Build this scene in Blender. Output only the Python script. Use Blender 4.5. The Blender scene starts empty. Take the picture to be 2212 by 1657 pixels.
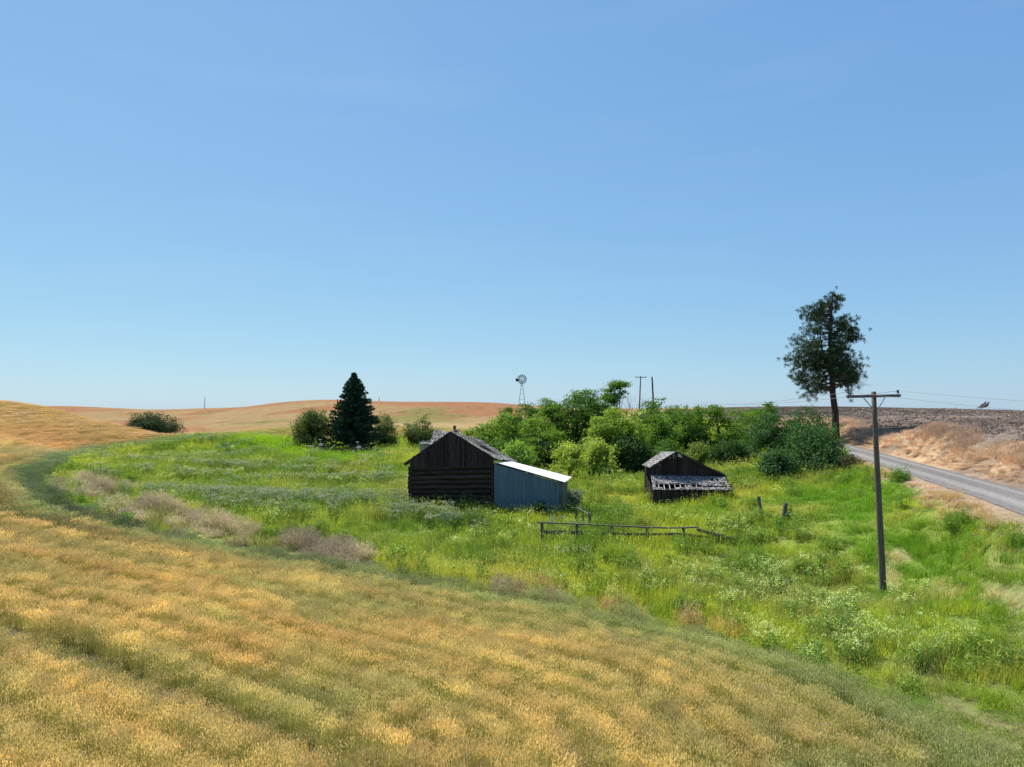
import bpy, math, random
import numpy as np
from mathutils import Vector, Matrix
R = math.radians
sc = bpy.context.scene
col = sc.collection
rng = np.random.default_rng(7)
random.seed(7)

# ------------------------------------------------------------ camera, sky, sun, exposure
CZ = 8.2                                   # the drone hovers 8.2 m above the hollow
F = 1495.0                                 # focal length in pixels of a 2212 px wide picture
PITCH = R(2.0)
cam = bpy.data.cameras.new('camera'); camo = bpy.data.objects.new('camera', cam); col.objects.link(camo)
camo.location = (0, 0, CZ); camo.rotation_euler = (R(90)+PITCH, 0, 0)
cam.sensor_width = 36; cam.lens = 36*F/2212; cam.clip_start = .1; cam.clip_end = 5000
sc.camera = camo
SUN_AZ, SUN_EL = R(36), R(55)              # azimuth measured to the left of straight ahead
w = bpy.data.worlds.new('World'); sc.world = w; w.use_nodes = True
nt = w.node_tree; bg = nt.nodes['Background']
sky = nt.nodes.new('ShaderNodeTexSky'); sky.sky_type = 'NISHITA'; sky.sun_disc = False
sky.sun_elevation = SUN_EL; sky.sun_rotation = -SUN_AZ
sky.air_density = 1.0; sky.dust_density = 0.3; sky.ozone_density = 5; sky.altitude = 300
EXPO = 0.5
sep = nt.nodes.new('ShaderNodeSeparateColor'); com = nt.nodes.new('ShaderNodeCombineColor'); nt.links.new(sky.outputs[0], sep.inputs[0])
for i, (g_, k_) in enumerate(((.60, .626), (.50, .803), (.26, .907))):       # soft, even summer sky
    pw = nt.nodes.new('ShaderNodeMath'); pw.operation = 'POWER'; pw.inputs[1].default_value = g_; nt.links.new(sep.outputs[i], pw.inputs[0])
    ml = nt.nodes.new('ShaderNodeMath'); ml.operation = 'MULTIPLY'; ml.inputs[1].default_value = k_*.105**g_/2**EXPO/.12
    nt.links.new(pw.outputs[0], ml.inputs[0]); nt.links.new(ml.outputs[0], com.inputs[i])
tcw = nt.nodes.new('ShaderNodeTexCoord'); mpw = nt.nodes.new('ShaderNodeMapping'); mpw.inputs['Scale'].default_value = (1.2, 1.2, 9); mpw.inputs['Rotation'].default_value = (.25, .1, 0)
nzw = nt.nodes.new('ShaderNodeTexNoise'); nzw.inputs['Scale'].default_value = 2.2; nzw.inputs['Detail'].default_value = 4; rmw = nt.nodes.new('ShaderNodeMapRange')
rmw.inputs[1].default_value = .5; rmw.inputs[2].default_value = .78; rmw.inputs[3].default_value = 0; rmw.inputs[4].default_value = .045      # faint thin cloud
nt.links.new(tcw.outputs['Generated'], mpw.inputs[0]); nt.links.new(mpw.outputs[0], nzw.inputs[0]); nt.links.new(nzw.outputs[0], rmw.inputs[0])
mxw = nt.nodes.new('ShaderNodeMix'); mxw.data_type = 'RGBA'; nt.links.new(rmw.outputs[0], mxw.inputs[0]); nt.links.new(com.outputs[0], mxw.inputs[6]); mxw.inputs[7].default_value = (4.6, 5.2, 5.8, 1)
nt.links.new(mxw.outputs[2], bg.inputs[0]); bg.inputs[1].default_value = 0.12
sl = bpy.data.lights.new('sun', 'SUN'); so = bpy.data.objects.new('sun', sl); col.objects.link(so)
sl.energy = 5.0; sl.angle = R(.5); sl.color = (1, .95, .87)
sd = Vector((-math.sin(SUN_AZ)*math.cos(SUN_EL), math.cos(SUN_AZ)*math.cos(SUN_EL), math.sin(SUN_EL)))
so.rotation_euler = sd.to_track_quat('Z', 'Y').to_euler(); so.location = (-60, 50, 80)
vs = sc.view_settings; vs.view_transform = 'Standard'; vs.look = 'None'; vs.gamma = 1; vs.exposure = EXPO
sc.cycles.max_bounces = 6; sc.cycles.diffuse_bounces = 3; sc.cycles.transmission_bounces = 3
sc.cycles.transparent_max_bounces = 6

# ------------------------------------------------------------ noise
def _h(i, j, s):
    n = (i*374761393 + j*668265263 + s*974634777) & 0xffffffff
    n = ((n ^ (n >> 13))*1274126177) & 0xffffffff
    return ((n ^ (n >> 16)) & 0xffff)/65535.0
def vn(x, y, s=0):
    x = np.asarray(x, float); y = np.asarray(y, float)
    i = np.floor(x).astype(np.int64); j = np.floor(y).astype(np.int64)
    fx = x-i; fy = y-j; fx = fx*fx*(3-2*fx); fy = fy*fy*(3-2*fy)
    a = _h(i, j, s); b = _h(i+1, j, s); c = _h(i, j+1, s); d = _h(i+1, j+1, s)
    return (a*(1-fx)+b*fx)*(1-fy)+(c*(1-fx)+d*fx)*fy
def fbm(x, y, s=0, o=4):
    t = 0; a = .5; n = 0
    for k in range(o):
        t = t+a*vn(np.asarray(x)*2**k+17.3*k, np.asarray(y)*2**k-9.1*k, s+k); n += a; a *= .5
    return t/n
def ss(a, b, x): t = np.clip((x-a)/(b-a), 0, 1); return t*t*(3-2*t)

# ------------------------------------------------------------ terrain
cp, sp = math.cos(PITCH), math.sin(PITCH)
def ray(px, py):
    u = (px-1106)/F; v = (828.5-py)/F
    d = np.array([u, cp-v*sp, sp+v*cp]); return d/d[1]
def at(px, py, Y): d = ray(px, py); return np.array([d[0]*Y, Y, CZ+d[2]*Y])
CPT = [  # measured points of the land: picture column, picture row, metres ahead
 (0,1657,15),(500,1657,15.2),(1106,1657,15.4),(1700,1657,15.4),(2212,1657,15.2),
 (0,1300,24),(0,1100,37.5),(0,1000,56),(0,940,76),(0,900,102),(0,867,132),
 (112,879,127),(182,900,120),(260,914,112),(390,931,101),(495,941,95),
 (80,1050,52),(190,985,82),(300,965,92),(560,944,105),
 (500,1400,22),(500,1200,34.5),(700,1100,48.5),(500,1050,58),(700,1000,78),(760,980,95),(640,965,98),
 (1106,1400,23.2),(1100,1200,36.8),(960,1097,49.5),(1226,1102,49),(1150,1012,75),(1300,1008,76),(1550,1012,74),
 (1480,1084,48.5),(1600,1250,32),(1908,1287,30),(1400,1400,23.4),(2000,1500,19.4),(1840,1040,49),
 (1850,1085,42.5),(2000,1130,34),(2212,1200,25.3),(2212,1400,20.2),(2212,1310,22),
 (2212,1052,35),(2212,965,43),(2212,915,60),(2212,901,85),(2212,888,130),
 (2000,1005,49),(2000,930,58),(2000,896,100),(2000,882,150),
 (1850,958,72),(1850,915,81),(1850,893,115),(1850,879,165),
 (1600,925,100),(1600,883,150),(1730,878,165),
 (340,934,138),(430,938,130),(200,912,138),(260,926,132),(300,932,122),(390,944,114),(490,948,108),(312,884,285),(112,879,300),(560,905,180),(450,895,230),(573,873,240),(434,882,262),(683,864,232),
 (828,867,230),(1066,870,226),(1195,880,222),(1400,885,215),(620,930,128),(870,945,125),(870,905,170),(700,905,170),(1050,900,175),
 (1000,975,92),(1180,960,105),(1400,940,120),
]
P = [at(*c) for c in CPT]
for c, q in zip(CPT, P):                  # the picture shows the top of the crop, the ground lies below it
    if c[0] < 600 and 55 < c[2] < 150: q[2] -= .7
P += [np.array(q, float) for q in [(-20,5,-.2),(20,5,.2),(0,-30,-.4),(-60,-30,3),(60,-30,4),(60,0,4),(-60,10,3),(-100,60,6),(-160,130,9.5),
  (-160,230,4),(-40,330,-8),(-160,380,-8),(80,340,-10),(200,300,-8),(160,180,4),(110,100,6.6),(80,50,5.9),(150,30,4),(250,100,-4),(-300,300,-8),(-300,100,5),(260,260,-12),(0,460,-22),(200,460,-24),(-250,460,-22),(-90,420,-14)]]
P = np.array(P)
SCL = 50.
def _tps():
    X = P[:, :2]/SCL; n = len(X)
    r = np.linalg.norm(X[:, None]-X[None], axis=2)
    K = np.where(r > 0, r*r*np.log(r+1e-9), 0)+np.eye(n)*.0006
    A = np.zeros((n+3, n+3)); A[:n, :n] = K; A[:n, n] = 1; A[:n, n+1:] = X; A[n, :n] = 1; A[n+1:, :n] = X.T
    return X, np.linalg.solve(A, np.r_[P[:, 2], 0, 0, 0])
TX, TW = _tps()
ROADC = np.array([(9.5,-6,3.3),(14,6,3.5),(17.2,14,3.65),(20.3,22,3.75),(23.7,32,3.85),(27.6,47,3.95),(31.6,64,4.15),(34.0,80,4.6),(35,98,5.3),(34,125,6.6),(30,160,8.0)], float)
def _smooth(pts, n):
    out = []
    for i in range(len(pts)-1):
        p0 = pts[max(i-1, 0)]; p1 = pts[i]; p2 = pts[i+1]; p3 = pts[min(i+2, len(pts)-1)]
        for k in range(n):
            t = k/n
            out.append(.5*((2*p1)+(-p0+p2)*t+(2*p0-5*p1+4*p2-p3)*t*t+(-p0+3*p1-3*p2+p3)*t**3))
    out.append(pts[-1]); return np.array(out)
ROAD = _smooth(ROADC, 14)
def polydist(x, y, pl):
    """distance to a polyline, arc position and interpolated 3rd value"""
    best = np.full(x.shape, 1e9); arc = np.zeros(x.shape); val = np.zeros(x.shape); s = 0.; sgn = np.zeros(x.shape)
    for i in range(len(pl)-1):
        ax, ay = pl[i][:2]; bx, by = pl[i+1][:2]; dx, dy = bx-ax, by-ay; L = math.hypot(dx, dy)+1e-9
        t = np.clip(((x-ax)*dx+(y-ay)*dy)/(L*L), 0, 1)
        d = np.hypot(x-ax-t*dx, y-ay-t*dy); m = d < best
        best = np.where(m, d, best); arc = np.where(m, s+t*L, arc)
        sgn = np.where(m, np.sign((x-ax)*dy-(y-ay)*dx), sgn)
        if len(pl[i]) > 2: val = np.where(m, pl[i][2]+(pl[i+1][2]-pl[i][2])*t, val)
        s += L
    return best, arc, val, sgn
ROADL = ROAD[::4]
def hz(x, y):
    x = np.asarray(x, float); y = np.asarray(y, float); shp = x.shape; x = x.ravel(); y = y.ravel()
    z = np.empty(len(x))
    for a in range(0, len(x), 40000):
        q = np.stack([x[a:a+40000], y[a:a+40000]], 1)/SCL
        d2 = ((q[:, None]-TX[None])**2).sum(2)
        z[a:a+40000] = (.5*d2*np.log(d2+1e-18))@TW[:-3]+TW[-3]+q@TW[-2:]
    far = ss(420, 600, np.hypot(x, y)); z = z*(1-far)-26*far
    near = ss(60, 10, np.hypot(x, y))
    z += (fbm(x/9, y/9, 3)-.5)*.55*near+(fbm(x/2.2, y/2.2, 5, 2)-.5)*.16*near
    m = (x > -5) & (x < 60) & (y > -30) & (y < 180)
    if m.any():
        d, _, v, _ = polydist(x[m], y[m], ROADL)
        k = ss(4.8, 1.9, d); z[m] = z[m]*(1-k)+v*k
    return z.reshape(shp)
def h1(x, y): return float(hz(np.array([x]), np.array([y]))[0])
_T = np.concatenate([np.arange(9, 60, .25), np.arange(60, 420, 1.)])
def G(px, py, Y=None):
    """ground point seen at a picture position (or at a given distance in that column)"""
    d = ray(px, py)
    if Y is None:
        zz = hz(d[0]*_T, _T); hit = np.nonzero(CZ+d[2]*_T < zz)[0]
        i = hit[0] if len(hit) else len(_T)-1
        Y = _T[i]
        if i and len(hit):
            a = CZ+d[2]*_T[i-1]-zz[i-1]; b = zz[i]-(CZ+d[2]*_T[i]); Y = _T[i-1]+(_T[i]-_T[i-1])*a/(a+b+1e-9)
    return np.array([d[0]*Y, Y, h1(d[0]*Y, Y)])

# ------------------------------------------------------------ mesh and tag helpers
def tag(o, label=None, cat=None, group=None, kind=None):
    if label: o['label'] = label
    if cat: o['category'] = cat
    if group: o['group'] = group
    if kind: o['kind'] = kind
    return o
def empty(name, loc, label=None, cat=None, group=None, rz=0):
    o = bpy.data.objects.new(name, None); col.objects.link(o); o.location = loc; o.rotation_euler = (0, 0, rz)
    o.empty_display_size = .3
    return tag(o, label, cat, group)
def link(name, me, mat, parent=None):
    o = bpy.data.objects.new(name, me); col.objects.link(o)
    if mat is not None and not me.materials: me.materials.append(mat)
    if parent is not None: o.parent = parent
    return o
def polymesh(name, V, n, vc=None):
    """faces of n corners each, no shared corners"""
    V = np.asarray(V, np.float32).reshape(-1, 3); nf = len(V)//n
    me = bpy.data.meshes.new(name); me.vertices.add(len(V)); me.loops.add(len(V)); me.polygons.add(nf)
    me.vertices.foreach_set('co', V.ravel()); me.loops.foreach_set('vertex_index', np.arange(len(V), dtype=np.int32))
    me.polygons.foreach_set('loop_start', np.arange(0, len(V), n, dtype=np.int32))
    if vc is not None: setvc(me, np.repeat(vc, n, 0))
    me.update(calc_edges=True); return me
def setvc(me, c):
    a = me.color_attributes.new('vc', 'FLOAT_COLOR', 'POINT'); d = np.ones((len(me.vertices), 4), np.float32); d[:, :3] = c
    a.data.foreach_set('color', d.ravel())
class MB:
    """collects boxes, tubes and plates into one mesh"""
    def __init__(s): s.v = []; s.f = []
    def add(s, V, Fc):
        o = len(s.v); s.v += [tuple(map(float, q)) for q in V]; s.f += [tuple(i+o for i in f) for f in Fc]; return s
    def box(s, c, size, m=None):
        x, y, z = (q/2 for q in size); V = [Vector((a*x, b*y, d*z)) for a in (-1, 1) for b in (-1, 1) for d in (-1, 1)]
        if m is not None: V = [m@q for q in V]
        V = [q+Vector(c) for q in V]
        return s.add(V, [(0, 1, 3, 2), (4, 6, 7, 5), (0, 4, 5, 1), (2, 3, 7, 6), (0, 2, 6, 4), (1, 5, 7, 3)])
    def beam(s, a, b, w, h, up=(0, 0, 1)):
        a = Vector(a); b = Vector(b); d = (b-a).normalized(); u = Vector(up); sx = d.cross(u)
        if sx.length < 1e-4: sx = Vector((1, 0, 0))
        sx.normalize(); uz = sx.cross(d)
        V = [p+sx*i*w/2+uz*j*h/2 for p in (a, b) for i, j in ((-1, -1), (1, -1), (1, 1), (-1, 1))]
        return s.add(V, [(3, 2, 1, 0), (4, 5, 6, 7), (0, 1, 5, 4), (1, 2, 6, 5), (2, 3, 7, 6), (3, 0, 4, 7)])
    def tube(s, pts, rad, n=8, wob=0, cap=True):
        pts = [Vector(p) for p in pts]; o = []; ref = Vector((.13, .37, 1)).normalized()
        if not hasattr(rad, '__len__'): rad = [rad]*len(pts)
        V = []
        for i, p in enumerate(pts):
            d = (pts[min(i+1, len(pts)-1)]-pts[max(i-1, 0)])
            if d.length < 1e-6: d = Vector((0, 0, 1))
            d.normalize(); r0 = ref if abs(d.dot(ref)) < .95 else Vector((1, 0, 0))
            a = d.cross(r0).normalized(); b = d.cross(a)
            for k in range(n):
                t = 2*math.pi*k/n; r = rad[i]*(1+wob*(random.random()-.5))
                V.append(p+a*math.cos(t)*r+b*math.sin(t)*r)
        Fc = [(i*n+k, i*n+(k+1) % n, (i+1)*n+(k+1) % n, (i+1)*n+k) for i in range(len(pts)-1) for k in range(n)]
        if cap: Fc += [tuple(range(n-1, -1, -1)), tuple(range((len(pts)-1)*n, len(pts)*n))]
        return s.add(V, Fc)
    def plate(s, q, t):
        """a slab on four corners, t thick along its normal"""
        q = [Vector(p) for p in q]; n = (q[1]-q[0]).cross(q[3]-q[0]).normalized()*t
        return s.add(q+[p-n for p in q], [(0, 1, 2, 3), (7, 6, 5, 4), (0, 4, 5, 1), (1, 5, 6, 2), (2, 6, 7, 3), (3, 7, 4, 0)])
    def build(s, name, mat, parent=None, smooth=False):
        me = bpy.data.meshes.new(name); me.from_pydata(s.v, [], s.f); me.update()
        if smooth: me.polygons.foreach_set('use_smooth', [True]*len(me.polygons))
        return link(name, me, mat, parent)

# ------------------------------------------------------------ materials
def newmat(name):
    m = bpy.data.materials.new(name); m.use_nodes = True; n = m.node_tree; n.nodes.clear()
    out = n.nodes.new('ShaderNodeOutputMaterial'); return m, n, out
def nd(n, t, **k):
    x = n.nodes.new(t)
    for a, b in k.items(): setattr(x, a, b)
    return x
def mul(n, a, b, f=1.):
    x = nd(n, 'ShaderNodeMix', data_type='RGBA', blend_type='MULTIPLY'); x.inputs[0].default_value = f
    for i, q in ((6, a), (7, b)):
        if isinstance(q, (tuple, list)): x.inputs[i].default_value = (*q, 1)
        else: n.links.new(q, x.inputs[i])
    return x.outputs[2]
def leafmat(name, transl=.4, inst=False, base=(1, 1, 1), gloss=.02, tcol=(1.15, 1.2, .55)):
    m, n, out = newmat(name)
    a = nd(n, 'ShaderNodeAttribute', attribute_name='vc'); c = a.outputs[0]
    if inst:
        b = nd(n, 'ShaderNodeAttribute', attribute_name='tint', attribute_type='INSTANCER'); c = mul(n, c, b.outputs[0])
    c = mul(n, c, base)
    d = nd(n, 'ShaderNodeBsdfDiffuse'); n.links.new(c, d.inputs[0])
    t = nd(n, 'ShaderNodeBsdfTranslucent'); n.links.new(mul(n, c, tcol), t.inputs[0])
    mx = nd(n, 'ShaderNodeMixShader'); mx.inputs[0].default_value = transl
    n.links.new(d.outputs[0], mx.inputs[1]); n.links.new(t.outputs[0], mx.inputs[2]); last = mx.outputs[0]
    if gloss:
        g = nd(n, 'ShaderNodeBsdfGlossy'); g.inputs['Roughness'].default_value = .6
        m2 = nd(n, 'ShaderNodeMixShader'); m2.inputs[0].default_value = gloss
        n.links.new(last, m2.inputs[1]); n.links.new(g.outputs[0], m2.inputs[2]); last = m2.outputs[0]
    n.links.new(last, out.inputs[0]); return m
def solid(name, c1, c2, scale=(3, 3, 3), rough=.85, bump=.3, metal=0., det=5, vc=False, contrast=(.3, .7), bscale=None, spec=.25, rand=0.):
    m, n, out = newmat(name)
    tc = nd(n, 'ShaderNodeTexCoord'); mp = nd(n, 'ShaderNodeMapping'); mp.inputs['Scale'].default_value = scale
    n.links.new(tc.outputs['Object'], mp.inputs[0])
    no = nd(n, 'ShaderNodeTexNoise'); no.inputs['Scale'].default_value = 1; no.inputs['Detail'].default_value = det
    no.inputs['Roughness'].default_value = .65; n.links.new(mp.outputs[0], no.inputs[0])
    r = nd(n, 'ShaderNodeValToRGB'); e = r.color_ramp.elements; e[0].position, e[1].position = contrast
    e[0].color = (*c1, 1); e[1].color = (*c2, 1); n.links.new(no.outputs[0], r.inputs[0]); c = r.outputs[0]
    if vc:
        a = nd(n, 'ShaderNodeAttribute', attribute_name='vc'); c = mul(n, c, a.outputs[0])
    if rand:
        g = nd(n, 'ShaderNodeNewGeometry'); mr = nd(n, 'ShaderNodeMapRange'); n.links.new(g.outputs['Random Per Island'], mr.inputs[0])
        mr.inputs[3].default_value = 1-rand; mr.inputs[4].default_value = 1+rand
        vm = nd(n, 'ShaderNodeVectorMath', operation='SCALE'); n.links.new(c, vm.inputs[0]); n.links.new(mr.outputs[0], vm.inputs['Scale']); c = vm.outputs[0]
    p = nd(n, 'ShaderNodeBsdfPrincipled'); n.links.new(c, p.inputs['Base Color']); p.inputs['Roughness'].default_value = rough
    p.inputs['Metallic'].default_value = metal; p.inputs['Specular IOR Level'].default_value = spec
    if bump:
        b = nd(n, 'ShaderNodeBump'); b.inputs['Strength'].default_value = bump; b.inputs['Distance'].default_value = .05
        n.links.new(no.outputs[0], b.inputs['Height']); n.links.new(b.outputs[0], p.inputs['Normal'])
    n.links.new(p.outputs[0], out.inputs[0]); return m
M = dict(
 log=solid('log_wood', (.028, .020, .016), (.09, .064, .05), (.8, 6, 14), bump=.6, rand=.25, spec=.08),
 board=solid('gable_board', (.018, .013, .012), (.07, .05, .043), (12, 12, 1.2), bump=.5, rand=.4, spec=.08),
 grey=solid('weathered_wood', (.16, .15, .14), (.42, .40, .38), (10, 2, 10), bump=.5, rand=.3),
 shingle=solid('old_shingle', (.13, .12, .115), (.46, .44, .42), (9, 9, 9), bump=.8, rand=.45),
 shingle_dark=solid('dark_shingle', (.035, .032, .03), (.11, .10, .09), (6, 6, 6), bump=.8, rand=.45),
 moss=solid('mossy_shingle', (.10, .10, .05), (.38, .36, .33), (3, 3, 3), bump=.8, rand=.45, contrast=(.38, .6)),
 pole=solid('pole_wood', (.07, .055, .045), (.19, .15, .12), (30, 30, 1.5), bump=.4),
 fence=solid('fence_wood', (.06, .05, .042), (.2, .17, .14), (8, 3, 8), bump=.5),
 bark=solid('bark', (.035, .027, .022), (.11, .085, .07), (6, 6, 2), bump=.8),
 pinebark=solid('pine_bark', (.028, .018, .015), (.095, .058, .046), (3, 3, 1.3), bump=.9),
 dead=solid('dead_branch', (.08, .07, .065), (.22, .2, .185), (6, 6, 6), bump=.4),
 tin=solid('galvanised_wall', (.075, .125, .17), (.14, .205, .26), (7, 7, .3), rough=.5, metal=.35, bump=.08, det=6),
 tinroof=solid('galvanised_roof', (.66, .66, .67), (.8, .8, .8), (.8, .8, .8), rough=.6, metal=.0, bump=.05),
 rust=solid('rusty_iron', (.03, .018, .014), (.13, .07, .045), (5, 5, 5), rough=.8, bump=.4, metal=.2),
 pale=solid('bare_pale_metal', (.5, .5, .5), (.75, .75, .74), (4, 4, 4), rough=.5, metal=.2, bump=.1),
 steel=solid('windmill_steel', (.05, .07, .085), (.12, .15, .17), (3, 3, 3), rough=.5, metal=.5, bump=0),
 blade=solid('windmill_blade', (.015, .02, .03), (.04, .05, .06), (3, 3, 3), rough=.6, metal=.2, bump=0),
 paint=solid('peeling_white_paint', (.22, .22, .22), (.6, .6, .58), (5, 5, 2), bump=.3),
 dark=solid('painted_interior_shade', (.008, .007, .006), (.02, .018, .016), bump=0),  # near-black colour standing in for shade inside the barn and window
 insul=solid('insulator', (.02, .025, .025), (.05, .05, .05), rough=.2, bump=0, spec=.6),
 wire=solid('wire', (.22, .22, .23), (.3, .3, .3), rough=.7, metal=0, bump=0),
 brace=solid('galvanised_brace', (.3, .34, .38), (.45, .5, .53), rough=.5, metal=.4, bump=0),
 feather=solid('dove_feather', (.07, .06, .06), (.16, .14, .13), (20, 20, 20), bump=.2),
)

# ------------------------------------------------------------ zones of the ground
EDGE_PX = [(2330,1800),(2170,1657),(2050,1600),(1900,1530),(1760,1470),(1620,1430),(1500,1390),(1350,1350),(1200,1320),(1050,1292),(900,1263),(750,1236),
 (600,1212),(450,1190),(330,1162),(250,1135),(180,1112),(125,1085),(97,1060),(100,1035),(130,1010),(190,985),(250,970),(310,960),(400,949),(480,944),(560,945),(640,954)]
EDGE = [tuple(G(*p)[:2]) for p in EDGE_PX]
EDGE = [tuple(q) for q in _smooth(np.array(EDGE), 3)]
BACK = [(-28, 118), (-14, 125), (0, 122), (10, 130), (24, 150), (30, 160)]
HOLLOW = np.array(EDGE+BACK+[tuple(q[:2]) for q in ROAD[::-1][::7]])
def inpoly(x, y, pl):
    c = np.zeros(x.shape, bool); n = len(pl); j = n-1
    for i in range(n):
        xi, yi = pl[i][:2]; xj, yj = pl[j][:2]
        if yi != yj: c ^= ((yi > y) != (yj > y)) & (x < (xj-xi)*(y-yi)/(yj-yi)+xi)
        j = i
    return c
def pz(pts, x, y, soft=1.2, seed=0):
    """membership of a zone whose outline was measured in the picture, with a ragged edge"""
    pl = np.array([G(*p)[:2] for p in pts]); jx = (fbm(x/2.5, y/2.5, 31+seed, 3)-.5)*soft*5; jy = (fbm(x/2.5, y/2.5, 57+seed, 3)-.5)*soft*5
    sc_ = .5+.5*np.clip(y/40, 0, 2)
    return inpoly(x+jx*sc_, y+jy*sc_, pl)
FARE = [EDGE[-1], (-28, 118), (-14, 125), (0, 122), (10, 130), (24, 150)]
EDGEL = np.array(EDGE[::2]+FARE)
PLOW_LINE = [(2230, 962), (2120, 945), (2000, 930), (1900, 915), (1850, 908), (1800, 905)]
Z_DEAD = [(152,1063),(164,1043),(199,1029),(256,1048),(294,1093),(389,1105),(464,1121),(554,1153),(634,1173),(694,1163),(784,1191),(864,1228),(954,1258),(1054,1275),(1154,1291),(1284,1313),(1324,1335),(1174,1325),(994,1293),(854,1261),(734,1237),(594,1218),(464,1191),(354,1163),(304,1133),(234,1111),(179,1088)]
Z_STRAW = [(1030,1262),(1150,1272),(1290,1297),(1420,1325),(1600,1350),(1560,1370),(1380,1350),(1180,1318),(1060,1292)]
Z_TH1 = [(200,1020),(330,1000),(560,1000),(760,1020),(850,1045),(870,1085),(930,1128),(1080,1152),(1180,1150),(1290,1165),(1300,1215),(1130,1235),(930,1215),(800,1180),(650,1145),(420,1110),(260,1060)]
Z_TH2 = [(230,1000),(420,962),(640,985),(780,1000),(840,1015),(700,1022),(500,1010),(330,1010)]
Z_LUSH = [(470,948),(640,956),(760,985),(830,1000),(1000,1005),(860,1015),(700,995),(560,972)]
Z_PALE = [(820,1005),(900,1000),(890,1060),(1010,1120),(900,1100),(780,1055),(640,1040),(760,1020)]
Z_SEED = [(1380,1235),(1600,1235),(1800,1240),(1930,1300),(2080,1400),(2212,1470),(2290,1600),(2100,1590),(1960,1500),(1830,1430),(1700,1400),(1640,1330),(1500,1290),(1350,1270)]
Z_TRACK = [(1880,1205),(1960,1215),(2100,1270),(2240,1310),(2260,1370),(2150,1330),(2020,1270),(1900,1230)]
Z_ROADL = [(1835,985),(1900,1000),(2000,1035),(2100,1075),(2230,1112),(2230,1150),(2130,1118),(2040,1085),(1950,1040),(1870,1030),(1820,1010)]
Z_RUST = [(1860,1480),(1990,1500),(2120,1570),(2250,1600),(2300,1720),(2120,1640),(1960,1540)]
Z_LAWN = [(1700,1060),(1850,1060),(2212,1180),(2300,1250),(2300,1500),(2150,1420),(2000,1310),(1890,1215),(1740,1120)]
def fields(x, y):
    d, arc, _, _ = polydist(x, y, EDGEL)
    ins = inpoly(x, y, HOLLOW); rd, _, _, rs = polydist(x, y, ROADL)
    right = inpoly(x, y, np.array([tuple(q[:2]) for q in ROAD]+[(60, 170), (60, 400), (400, 400), (400, -40), (9, -40)]))
    return dict(d=d, arc=arc, ins=ins & ~right, rd=rd, right=right)
TRK = np.array([G(*p)[:2] for p in [(-150,1310),(0,1372),(150,1422),(300,1492),(450,1552),(600,1620),(700,1668),(900,1760)]])
def wheat_green(x, y, f):
    """0 ripe gold .. 1 still green"""
    a = f['arc']; d = f['d']; r = np.hypot(x, y)
    band = np.exp(-np.maximum(d-.8, 0)/(1.3+1.2*vn(a/7, a*0, 3)+2.2*ss(25, 12, r)))
    n1 = fbm(d/1.6+.3*fbm(x/4, y/4, 9), a/9, 12, 4); n2 = fbm(x/6, y/6, 15, 4); n3 = fbm(x/30, y/30, 19, 3)
    g = band*.95+.48*ss(.53, .74, .65*n1+.35*n2)+.15*ss(.5, .7, n3)+.22*ss(.45, .6, fbm(d/.45, a/14, 14, 2))
    return np.clip(g, 0, 1)
GOLD = np.array([.90, .73, .39]); ORNG = np.array([.90, .69, .36]); GRN = np.array([.54, .58, .29]); DKB = np.array([.20, .30, .17])
FGOLD = np.array([.45, .31, .155]); FRED = np.array([.43, .22, .115]); FGRN = np.array([.27, .26, .09])
def lerp(a, b, t): t = np.asarray(t)[..., None]; return a*(1-t)+b*t
def wheat_col(x, y, f):
    r = np.hypot(x, y); g = wheat_green(x, y, f)
    near = lerp(lerp(GOLD, ORNG, ss(.42, .62, fbm(x/7+4, y/7, 22, 3))), GRN, g)
    # far hills: red on the brow, green in the draws
    n = fbm(x/38+3, y/60, 41, 3); n2 = fbm(x/14, y/9, 44, 4)
    hill = ss(150, 118, y)*ss(-30, -42, x+.12*y)                        # the near left rise is even tan
    gf = ss(.5, .66, .7*n+.3*n2)*(1-.75*hill)+.8*ss(150, 122, y)*ss(-40, -20, x)
    zz = fbm(x/25+9, y/14+5, 47, 3)
    far = lerp(lerp(lerp(FGOLD, np.array([.44, .33, .195]), hill), FRED, ss(.42, .58, zz)*(1-.65*hill)), FGRN, np.clip(gf, 0, 1)*.85)
    t = ss(48, 115, r)
    c = lerp(near, far, t); d = f['d']+1.2*(vn(f['arc']/3, x*0, 33)-.5)
    c = lerp(c, DKB, ss(2.9, 1.2, d+1.6*(fbm(x/1.5, y/1.5, 36, 3)-.5))*ss(26, 40, y)*.8)                  # unripe band along the hollow
    row = ss(.35, .95, .5+.5*np.sin(6.2832*d/2.7+1.2*vn(f['arc']/14, x*0, 34))); row2 = ss(.5, .62, fbm(d/.55, f['arc']/25, 35, 2))
    c = c*(1+.09*np.sin(6.2832*d/1.05+2*vn(f['arc']/11, d/8, 142))*ss(40, 28, r))[..., None]
    return c*(1-(.26*row2+.30*row*(.4+.6*vn(f['arc']/9, d/6, 37)))*(.35+.65*ss(28, 42, r))*ss(60, 30, d)*ss(105, 65, r))[..., None]
def lanes(x, y, f):
    """drill lanes and wheel tracks: 1 where the crop is thin"""
    d = f['d']; td = polydist(x, y, TRK)[0]; r = np.hypot(x, y)
    l = ss(.75, .3, td)
    for q in (4.6, 8.9, 13.4, 18.6, 24.5, 31, 39, 48, 60):
        l = np.maximum(l, ss(.35, .15, np.abs(d-q+.5*(vn(f['arc']/9, d*0, 5)-.5)))*.55*ss(.3, .5, vn(f['arc']/12, d*0+q, 6)))
    return l
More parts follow.
